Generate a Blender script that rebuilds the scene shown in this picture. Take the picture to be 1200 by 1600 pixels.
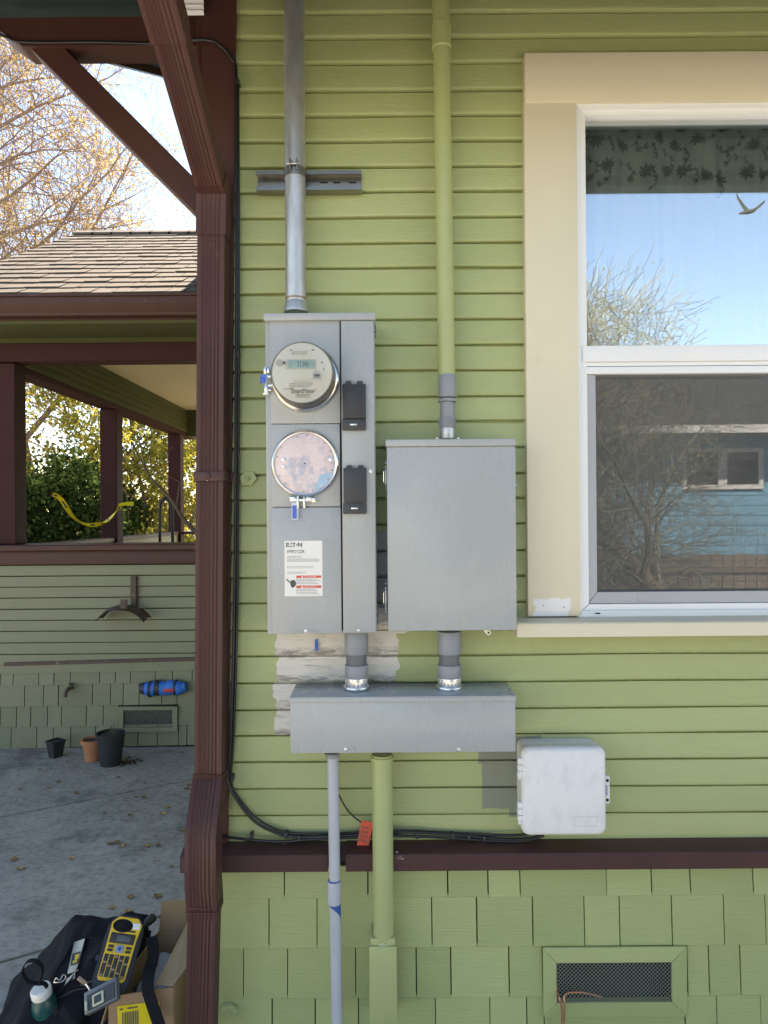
import bpy, bmesh, math, random
from mathutils import Vector, Matrix, noise as mnoise
R = math.radians
rng = random.Random(7)
for o in list(bpy.data.objects): bpy.data.objects.remove(o)
scene = bpy.context.scene
COL = scene.collection

# ------------------------------------------------------------------ camera, sky, sun, exposure
CAMH = 1.7
FPX = 1600 * 24 / 34.6
ROLL = R(0.45)
cam_d = bpy.data.cameras.new('camera'); cam = bpy.data.objects.new('camera', cam_d); COL.objects.link(cam)
cam.location = (0, 0, CAMH); cam.rotation_euler = (R(90), ROLL, 0)
cam_d.sensor_fit = 'VERTICAL'; cam_d.sensor_height = 34.6; cam_d.sensor_width = 34.6; cam_d.lens = 24
cam_d.clip_start = .02; cam_d.clip_end = 2000
scene.camera = cam
SUN_EL, SUN_AZ = R(50), R(-3)          # azimuth from +Y towards +X
world = bpy.data.worlds.new('World'); scene.world = world; world.use_nodes = True
wn = world.node_tree.nodes; wl = world.node_tree.links
sky = wn.new('ShaderNodeTexSky'); sky.sky_type = 'NISHITA'; sky.sun_disc = False
sky.sun_elevation = SUN_EL; sky.sun_rotation = SUN_AZ; sky.air_density = 1.0; sky.dust_density = .05; sky.ozone_density = 1.5
wl.new(sky.outputs[0], wn['Background'].inputs[0]); wn['Background'].inputs[1].default_value = .085
sun_d = bpy.data.lights.new('sun', 'SUN'); sun_d.energy = 5.0; sun_d.angle = R(.5); sun_d.color = (1, .93, .83)
sun = bpy.data.objects.new('sun', sun_d); COL.objects.link(sun)
sdir = Vector((math.sin(SUN_AZ) * math.cos(SUN_EL), math.cos(SUN_AZ) * math.cos(SUN_EL), math.sin(SUN_EL)))
sun.rotation_euler = sdir.to_track_quat('Z', 'Y').to_euler(); sun.location = (0, 0, 30)
vs = scene.view_settings; vs.view_transform = 'Standard'; vs.look = 'None'; vs.gamma = 1; vs.use_curve_mapping = False
vs.exposure = 2.25
vs.use_white_balance = True; vs.white_balance_temperature = 7450; vs.white_balance_tint = 13
scene.render.engine = 'CYCLES'
scene.cycles.max_bounces = 8; scene.cycles.transparent_max_bounces = 16

# ------------------------------------------------------------------ helpers
CA, SA = math.cos(ROLL), math.sin(ROLL)
def P(px, py, Y):
    dx, dy = px - 600, py - 800
    a, b = dx * CA - dy * SA, dx * SA + dy * CA
    return a * Y / FPX, CAMH - b * Y / FPX
def V(px, py, Y):
    x, z = P(px, py, Y); return Vector((x, Y, z))
def G(px, py, z=0):
    dx, dy = px - 600, py - 800
    a, b = dx * CA - dy * SA, dx * SA + dy * CA
    Y = (CAMH - z) * FPX / b
    return Vector((a * Y / FPX, Y, z))
def rect(x0, y0, x1, y1, Y):
    xm, ym = (x0 + x1) / 2, (y0 + y1) / 2
    return P(x0, ym, Y)[0], P(x1, ym, Y)[0], P(xm, y1, Y)[1], P(xm, y0, Y)[1]     # X0 X1 Z0 Z1

class MB:
    def __init__(s): s.bm = bmesh.new()
    def box(s, x0, x1, y0, y1, z0, z1, bev=0, seg=2, mt=None):
        g = bmesh.ops.create_cube(s.bm, size=1)['verts']
        for v in g:
            v.co = Vector(((x0 + x1) / 2 + v.co.x * (x1 - x0), (y0 + y1) / 2 + v.co.y * (y1 - y0), (z0 + z1) / 2 + v.co.z * (z1 - z0)))
            if mt: v.co = mt @ v.co
        if bev:
            es = {e for v in g for e in v.link_edges}
            bmesh.ops.bevel(s.bm, geom=list(es), offset=bev, segments=seg, affect='EDGES', profile=.5)
        return s
    def pbox(s, x0, y0, x1, y1, Yf, Yb, bev=0, seg=2):
        a, b, c, d = rect(x0, y0, x1, y1, Yf); return s.box(a, b, Yf, Yb, c, d, bev, seg)
    def tube(s, pts, r, n=10, cap=True, rs=None):
        pts = [Vector(p) for p in pts]; rings = []; up = None
        for i, p in enumerate(pts):
            a = pts[max(i - 1, 0)]; b = pts[min(i + 1, len(pts) - 1)]
            t = (b - a).normalized()
            if up is None:
                up = t.orthogonal().normalized()
            up = (up - t * up.dot(t)).normalized(); w = t.cross(up)
            rr = rs[i] if rs else r
            rings.append([s.bm.verts.new(p + (up * math.cos(q) + w * math.sin(q)) * rr) for q in [2 * math.pi * k / n for k in range(n)]])
        for A, B in zip(rings, rings[1:]):
            for k in range(n): s.bm.faces.new((A[k], A[(k + 1) % n], B[(k + 1) % n], B[k]))
        if cap: s.bm.faces.new(rings[0][::-1]); s.bm.faces.new(rings[-1])
        return s
    def lathe(s, prof, c, axis=(0, -1, 0), n=48, cap=True):      # prof: (radius, distance along axis)
        ax = Vector(axis).normalized(); u = ax.orthogonal().normalized()
        if abs(ax.y) > .9: u = Vector((1, 0, 0))
        u = (u - ax * u.dot(ax)).normalized(); w = ax.cross(u); c = Vector(c); rings = []
        for r, h in prof:
            rings.append([s.bm.verts.new(c + ax * h + (u * math.cos(q) + w * math.sin(q)) * r) for q in [2 * math.pi * k / n for k in range(n)]])
        for A, B in zip(rings, rings[1:]):
            for k in range(n): s.bm.faces.new((A[k], A[(k + 1) % n], B[(k + 1) % n], B[k]))
        if cap: s.bm.faces.new(rings[0][::-1]); s.bm.faces.new(rings[-1])
        return s
    def prism(s, poly, y0, y1, axis='Y'):                         # poly in XZ extruded along Y (or YZ along X, XY along Z)
        f = {'Y': lambda p, t: Vector((p[0], t, p[1])), 'X': lambda p, t: Vector((t, p[0], p[1])), 'Z': lambda p, t: Vector((p[0], p[1], t))}[axis]
        A = [s.bm.verts.new(f(p, y0)) for p in poly]; B = [s.bm.verts.new(f(p, y1)) for p in poly]; n = len(poly)
        s.bm.faces.new(A); s.bm.faces.new(B[::-1])
        for k in range(n): s.bm.faces.new((A[k], B[k], B[(k + 1) % n], A[(k + 1) % n]))
        return s
    def poly(s, pts): s.bm.faces.new([s.bm.verts.new(p) for p in pts]); return s
    def grid(s, rows, closed=False):
        vv = [[s.bm.verts.new(p) for p in r] for r in rows]
        for A, B in zip(vv, vv[1:]):
            n = len(A)
            for k in range(n if closed else n - 1): s.bm.faces.new((A[k], A[(k + 1) % n], B[(k + 1) % n], B[k]))
        return vv
    def xform(s, m):
        for v in s.bm.verts: v.co = m @ v.co
        return s

ORG = {}
def thing(name, label, cat, loc=(0, 0, 0), group=None):
    o = bpy.data.objects.new(name, None); COL.objects.link(o); o.location = loc; o.empty_display_size = .05
    ORG[o.name] = Vector(loc); return tag(o, label, cat, group)
def tag(o, label=None, cat=None, group=None, kind=None):
    for k, v in (('label', label), ('category', cat), ('group', group), ('kind', kind)):
        if v: o[k] = v
    return o
def obj(name, mb, mat, parent=None, ang=35, normals=True, loc=None):
    if isinstance(mb, MB):
        if normals: bmesh.ops.recalc_face_normals(mb.bm, faces=mb.bm.faces)
        me = bpy.data.meshes.new(name); mb.bm.to_mesh(me); mb.bm.free()
    else: me = mb
    og = ORG[parent.name] if parent else (Vector(loc) if loc is not None else None)
    if og is not None: me.transform(Matrix.Translation(-og))
    if ang and len(me.polygons):
        me.polygons.foreach_set('use_smooth', [True] * len(me.polygons)); me.set_sharp_from_angle(angle=R(ang))
    if mat: me.materials.append(mat)
    o = bpy.data.objects.new(name, me); COL.objects.link(o)
    if parent: o.parent = parent; ORG[o.name] = ORG[parent.name]
    else:
        ORG[o.name] = og if og is not None else Vector((0, 0, 0)); o.location = ORG[o.name]
    return o
def share(name, me, parent, mw):                                   # object that shares mesh data, mw: world matrix
    o = bpy.data.objects.new(name, me); COL.objects.link(o)
    if parent: o.parent = parent; mw = Matrix.Translation(-ORG[parent.name]) @ mw
    o.matrix_basis = mw
    return o
def rawmesh(name, v, f):
    me = bpy.data.meshes.new(name); me.from_pydata(v, [], f); me.update(); return me
def ptext(name, txt, x0, y0, x1, y1, Y, mat, parent, mt=None, box=None):
    cu = bpy.data.curves.new('t', 'FONT'); cu.body = txt; cu.resolution_u = 2
    to = bpy.data.objects.new('t', cu); me = bpy.data.meshes.new_from_object(to)
    bpy.data.objects.remove(to); bpy.data.curves.remove(cu)
    xs = [v.co.x for v in me.vertices]; ys = [v.co.y for v in me.vertices]
    a, b, c, d = box if box else rect(x0, y0, x1, y1, Y)
    for v in me.vertices:
        fx = (v.co.x - min(xs)) / (max(xs) - min(xs)); fy = (v.co.y - min(ys)) / (max(ys) - min(ys))
        v.co = (a + (b - a) * fx, Y, c + (d - c) * fy)
        if mt: v.co = mt @ v.co
    me.name = name
    return obj(name, me, mat, parent, ang=None)
def softbox(c8, cuts=6, smooth=3, amp=.01, fr=6, seed=0, bulge=0):
    mb = MB(); bm = mb.bm
    vs_ = [bm.verts.new(p) for p in c8]      # 0-3 bottom loop, 4-7 top loop
    for f in ((3, 2, 1, 0), (4, 5, 6, 7), (0, 1, 5, 4), (1, 2, 6, 5), (2, 3, 7, 6), (3, 0, 4, 7)): bm.faces.new([vs_[i] for i in f])
    bmesh.ops.subdivide_edges(bm, edges=bm.edges[:], cuts=cuts, use_grid_fill=True)
    for _ in range(smooth): bmesh.ops.smooth_vert(bm, verts=bm.verts[:], factor=.5, use_axis_x=True, use_axis_y=True, use_axis_z=True)
    bmesh.ops.recalc_face_normals(bm, faces=bm.faces[:]); bm.normal_update()
    for v in bm.verts:
        v.co += v.normal * (bulge + amp * mnoise.noise(v.co * fr + Vector((seed, seed * 2, 0))))
    return mb

# ------------------------------------------------------------------ materials
class NT:
    def __init__(s, name):
        s.m = bpy.data.materials.new(name); s.m.use_nodes = True; s.n = s.m.node_tree.nodes; s.l = s.m.node_tree.links
        s.b = s.n['Principled BSDF']; s.out = s.n['Material Output']
    def new(s, t, **kw):
        nd = s.n.new(t)
        for k, v in kw.items(): setattr(nd, k, v)
        return nd
    def lk(s, a, b): s.l.new(a, b)
    def put(s, sock, v):
        if hasattr(v, 'links') or isinstance(v, bpy.types.NodeSocket): s.l.new(v, sock)
        else: sock.default_value = v
    def math(s, op, a, b=0., c=None, clamp=False):
        n = s.new('ShaderNodeMath', operation=op, use_clamp=clamp); s.put(n.inputs[0], a); s.put(n.inputs[1], b)
        if c is not None: s.put(n.inputs[2], c)
        return n.outputs[0]
    def pos(s, stretch=None, kind='pos'):
        if kind == 'pos': o = s.new('ShaderNodeNewGeometry').outputs['Position']
        else: o = s.new('ShaderNodeTexCoord').outputs['Object']
        if stretch:
            mp = s.new('ShaderNodeMapping'); mp.inputs['Scale'].default_value = stretch; s.lk(o, mp.inputs[0]); o = mp.outputs[0]
        return o
    def noise(s, vec, scale, detail=4, rough=.6):
        n = s.new('ShaderNodeTexNoise'); n.inputs['Scale'].default_value = scale; n.inputs['Detail'].default_value = detail
        n.inputs['Roughness'].default_value = rough; s.lk(vec, n.inputs['Vector']); return n.outputs['Fac']
    def ramp(s, f, a, b):       # smooth 0..1 between a and b
        n = s.new('ShaderNodeMapRange', interpolation_type='SMOOTHSTEP'); s.put(n.inputs[0], f)
        n.inputs[1].default_value = a; n.inputs[2].default_value = b; return n.outputs[0]
    def mix(s, f, a, b, mode='MIX'):
        n = s.new('ShaderNodeMix', data_type='RGBA', blend_type=mode); s.put(n.inputs[0], f)
        for k, v in ((6, a), (7, b)):
            s.put(n.inputs[k], (*v, 1) if isinstance(v, tuple) and len(v) == 3 else v)
        return n.outputs[2]
    def bump(s, h, strength, dist=.01):
        n = s.new('ShaderNodeBump'); n.inputs['Strength'].default_value = strength; n.inputs['Distance'].default_value = dist
        s.lk(h, n.inputs['Height']); s.lk(n.outputs[0], s.b.inputs['Normal'])
def sc(c, k): return tuple(min(1, x * k) for x in c)
def mat(name, col, rough=.5, metal=0, var=.12, vs=5, stretch=None, bump=0, bs=60, dirt=None, dthr=(.55, .7), ds=4, rnd=0, spec=.5, kind='pos', coat=0, detail=4):
    t = NT(name); p = t.pos(stretch, kind)
    c = t.mix(t.noise(p, vs, detail), sc(col, 1 - var), sc(col, 1 + var))
    if rnd:
        r = t.new('ShaderNodeObjectInfo').outputs['Random']
        c = t.mix(1., c, t.mix(r, (1 - rnd,) * 3, (1 + rnd,) * 3), 'MULTIPLY')
    if dirt:
        c = t.mix(t.ramp(t.noise(p, ds, 8, .7), *dthr), c, dirt)
    t.lk(c, t.b.inputs['Base Color'])
    t.b.inputs['Metallic'].default_value = metal; t.b.inputs['Specular IOR Level'].default_value = spec
    rr = t.math('MULTIPLY_ADD', t.noise(p, vs * 3, 4), .25 * rough, rough * .875)
    t.lk(rr, t.b.inputs['Roughness'])
    if coat: t.b.inputs['Coat Weight'].default_value = coat
    if bump: t.bump(t.noise(p, bs, 5), bump, .004)
    return t.m
GREEN = (.380, .422, .188)
def siding_material():
    zl_ = (P(410, 1025, 2.14)[1], P(410, 1067, 2.14)[1])
    t = NT('green_siding_paint'); g = t.pos(); sp = t.new('ShaderNodeSeparateXYZ'); t.lk(g, sp.inputs[0]); X, Z = sp.outputs[0], sp.outputs[2]
    wob = t.noise(g, 22, 5); wx = t.math('MULTIPLY_ADD', wob, .075, -.0375); wz = t.math('MULTIPLY_ADD', t.noise(t.pos((3, 3, 3)), 9, 3), .016, -.008)
    Xw = t.math('ADD', X, wx); Zw = t.math('ADD', Z, wz)
    def bm_(px0, py0, px1, py1, XX=Xw, ZZ=Z, e=.0015):
        x0, x1, z0, z1 = rect(px0, py0, px1, py1, 2.145)
        a = t.math('MULTIPLY', t.ramp(XX, x0 - e, x0 + e), t.ramp(XX, x1 + e, x1 - e))
        b = t.math('MULTIPLY', t.ramp(ZZ, z0 - e, z0 + e), t.ramp(ZZ, z1 + e, z1 - e)); return t.math('MULTIPLY', a, b)
    def union(l):
        r = l[0]
        for q in l[1:]: r = t.math('MAXIMUM', r, q)
        return r
    n1 = t.noise(t.pos((1, 1, 5)), 3, 5); n2 = t.noise(g, 40, 4)
    c = t.mix(n1, sc(GREEN, .9), sc(GREEN, 1.08)); c = t.mix(t.math('MULTIPLY', n2, .25), c, (.47, .50, .25))
    rnd = t.new('ShaderNodeObjectInfo').outputs['Random']
    c = t.mix(1., c, t.mix(rnd, (.95, .96, .93), (1.05, 1.04, 1.06)), 'MULTIPLY')
    # scuffs: thin pale scratches and small chips
    scr = t.ramp(t.noise(t.pos((4, 1, 60)), 2.2, 6, .75), .69, .75); c = t.mix(t.math('MULTIPLY', scr, .5), c, (.58, .61, .38))
    drk = t.ramp(t.noise(t.pos((2, 1, 7)), 7, 7, .7), .66, .76); c = t.mix(t.math('MULTIPLY', drk, .45), c, (.13, .15, .07))
    # weathered primer where an older box was removed
    pm = union([bm_(431, 986, 620, 1068), bm_(430, 1066, 520, 1150), bm_(580, 830, 640, 990)])
    wood = t.mix(t.noise(t.pos((3, 1, 40)), 5, 6), (.60, .55, .48), (.80, .75, .68))
    stz = t.ramp(t.noise(t.pos((2.5, 1, 26)), 4, 8, .75), .53, .72); wood = t.mix(t.math('MULTIPLY', stz, .8), wood, (.14, .115, .1))
    per = (zl_[0] - zl_[1]); fr = t.math('FRACT', t.math('DIVIDE', t.math('SUBTRACT', Z, zl_[1] - per * 20), per)); low = t.math('MULTIPLY', t.ramp(fr, .42, .1), t.ramp(t.noise(t.pos((5, 1, 22)), 4, 7, .75), .40, .6)); wood = t.mix(t.math('MULTIPLY', low, .75), wood, (.10, .085, .075))
    mauve = t.mix(t.noise(t.pos((2, 1, 30)), 6, 5), (.30, .28, .29), (.42, .40, .39)); wood = t.mix(bm_(560, 820, 660, 950, X), wood, mauve)
    c = t.mix(pm, c, wood)
    # grey-green touch-up patch beside the white box
    gm = union([bm_(747, 1170, 850, 1192, X, Zw), bm_(753, 1190, 850, 1262, X, Zw), bm_(795, 1255, 850, 1276, X, Zw), bm_(800, 1149, 846, 1180, X, Zw)])
    c = t.mix(gm, c, t.mix(n2, (.215, .225, .165), (.255, .265, .19)))
    t.lk(c, t.b.inputs['Base Color']); t.put(t.b.inputs['Roughness'], t.math('MULTIPLY_ADD', n2, .2, .36))
    hb = t.math('ADD', t.noise(t.pos((6, 1, 70)), 5, 5), t.math('MULTIPLY', t.noise(g, 14, 4), 1.5))
    hb = t.math('ADD', hb, t.math('MULTIPLY', drk, -.5)); t.bump(hb, .38, .004); return t.m
def patched_cream():
    t = NT('cream_paint_with_filler'); g = t.pos(); sp = t.new('ShaderNodeSeparateXYZ'); t.lk(g, sp.inputs[0])
    col = (.69, .62, .46); c = t.mix(t.noise(g, 4), sc(col, .95), sc(col, 1.05)); c = t.mix(t.math('MULTIPLY', t.ramp(t.noise(g, 6, 8, .7), .62, .8), .5), c, (.5, .43, .3))
    w = t.math('MULTIPLY_ADD', t.noise(g, 18, 5), .06, -.03); x0, x1, z0, z1 = rect(832, 936, 890, 966, 2.114)
    a = t.math('ADD', sp.outputs[0], w); b = t.math('ADD', sp.outputs[2], w); e = .003
    m = t.math('MULTIPLY', t.math('MULTIPLY', t.ramp(a, x0 - e, x0 + e), t.ramp(a, x1 + e, x1 - e)), t.math('MULTIPLY', t.ramp(b, z0 - .03 - e, z0 - .03), t.ramp(b, z1 + e, z1 - e)))
    c = t.mix(m, c, (.78, .77, .78)); t.lk(c, t.b.inputs['Base Color']); t.b.inputs['Roughness'].default_value = .5; t.bump(t.noise(t.pos((1, 1, .15)), 40, 5), .12, .004); return t.m
def shingle_paint(name, col, k=1.):
    t = NT(name); p = t.pos((2, 2, 60)); q = t.noise(p, 4, 5)
    c = t.mix(t.noise(t.pos(), 5, 4), sc(col, .9), sc(col, 1.1)); c = t.mix(t.math('MULTIPLY', t.ramp(q, .55, .75), .35 * k), c, sc(col, .6))
    r = t.new('ShaderNodeObjectInfo').outputs['Random']; c = t.mix(1., c, t.mix(r, (.88, .9, .86), (1.08, 1.07, 1.08)), 'MULTIPLY')
    c = t.mix(t.math('MULTIPLY', t.ramp(t.noise(t.pos(), 9, 8, .75), .63, .74), .4), c, (.16, .15, .09))
    t.lk(c, t.b.inputs['Base Color']); t.b.inputs['Roughness'].default_value = .5; t.bump(q, .45, .004); return t.m
def enamel(name, col, k):
    t = NT(name); g = t.pos(); big = t.noise(t.pos((1, 1, .6)), 4.5, 5, .55); c = t.mix(big, sc(col, 1 - .06 * k), sc(col, 1 + .06 * k))
    dust = t.ramp(t.noise(t.pos((1, 1, .45)), 7, 8, .7), .52, .75); c = t.mix(t.math('MULTIPLY', dust, .28 * k), c, (.50, .50, .48))
    strk = t.ramp(t.noise(t.pos((26, 2, 1.2)), 1.6, 6, .7), .6, .78); c = t.mix(t.math('MULTIPLY', strk, .16 * k), c, (.52, .52, .51))
    scr = t.ramp(t.noise(t.pos((40, 4, 5)), 2.3, 5, .8), .71, .75); c = t.mix(t.math('MULTIPLY', scr, .4), c, (.6, .6, .58)); mk = t.ramp(t.noise(g, 26, 6, .8), .73, .78); c = t.mix(t.math('MULTIPLY', mk, .25), c, (.2, .2, .2))
    t.lk(c, t.b.inputs['Base Color']); t.put(t.b.inputs['Roughness'], t.math('MULTIPLY_ADD', dust, .25, .27)); t.bump(t.math('ADD', t.noise(g, 3.2, 3), t.math('MULTIPLY', t.noise(g, 220, 2), .03)), .12, .02); return t.m
def leaf_mat(name, c1, c2, tr=.5):
    t = NT(name); t.n.remove(t.b)
    g = t.new('ShaderNodeNewGeometry').outputs['Random Per Island']; c = t.mix(g, c1, c2)
    d = t.new('ShaderNodeBsdfDiffuse'); x = t.new('ShaderNodeBsdfTranslucent'); m = t.new('ShaderNodeMixShader'); m.inputs[0].default_value = tr
    t.lk(c, d.inputs[0]); t.lk(c, x.inputs[0]); t.lk(d.outputs[0], m.inputs[1]); t.lk(x.outputs[0], m.inputs[2]); t.lk(m.outputs[0], t.out.inputs[0]); return t.m
def glass_mat(name, refl, tint=(.93, .96, .95), wob=.0):
    t = NT(name); t.n.remove(t.b)
    g = t.new('ShaderNodeBsdfGlossy'); g.inputs['Roughness'].default_value = .0; tr = t.new('ShaderNodeBsdfTransparent'); tr.inputs[0].default_value = (*tint, 1)
    g.inputs[0].default_value = (.95, .98, 1, 1)
    lw = t.new('ShaderNodeFresnel'); lw.inputs[0].default_value = 1.5
    f = t.math('MULTIPLY_ADD', lw.outputs[0], 1.0, refl - .04, clamp=True)
    if wob:
        bp = t.new('ShaderNodeBump'); bp.inputs['Strength'].default_value = wob; bp.inputs['Distance'].default_value = .002; t.lk(t.noise(t.pos(), 3, 2), bp.inputs['Height']); t.lk(bp.outputs[0], g.inputs['Normal'])
    m = t.new('ShaderNodeMixShader'); t.lk(f, m.inputs[0]); t.lk(tr.outputs[0], m.inputs[1]); t.lk(g.outputs[0], m.inputs[2]); t.lk(m.outputs[0], t.out.inputs[0]); return t.m
def concrete_material():
    t = NT('concrete'); g = t.pos(); a = t.noise(g, 1.1, 6, .65); b = t.noise(g, 9, 8, .7); f = t.noise(g, 150, 3)
    c = t.mix(t.ramp(a, .35, .65), (.20, .198, .195), (.37, .365, .355)); c = t.mix(t.math('MULTIPLY', t.ramp(b, .48, .70), .55), c, (.15, .148, .145))
    d = t.noise(t.pos((1, 1.3, 1)), 26, 8, .75); c = t.mix(t.math('MULTIPLY', t.ramp(d, .42, .62), .55), c, (.42, .415, .405)); c = t.mix(t.math('MULTIPLY', t.ramp(d, .5, .36), .6), c, (.15, .148, .145))
    c = t.mix(t.math('MULTIPLY', f, .35), c, (.3, .3, .3)); c = t.mix(1., c, (1.1, 1., .88), 'MULTIPLY'); c = t.mix(t.math('MULTIPLY', t.ramp(t.noise(g, 70, 2), .66, .72), .6), c, (.07, .065, .06))
    c = t.mix(t.math('MULTIPLY', t.ramp(t.noise(g, 1.7, 8, .75), .52, .64), .6), c, (.09, .086, .082))
    t.lk(c, t.b.inputs['Base Color']); t.b.inputs['Roughness'].default_value = .85
    t.bump(t.math('ADD', t.math('MULTIPLY', d, 1.3), f), .5, .005); return t.m
def screen_mat():
    t = NT('insect_screen'); t.n.remove(t.b); d = t.new('ShaderNodeBsdfDiffuse'); d.inputs[0].default_value = (.13, .13, .13, 1); tr = t.new('ShaderNodeBsdfTransparent')
    m = t.new('ShaderNodeMixShader'); m.inputs[0].default_value = .36; t.lk(tr.outputs[0], m.inputs[1]); t.lk(d.outputs[0], m.inputs[2]); t.lk(m.outputs[0], t.out.inputs[0]); return t.m

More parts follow.
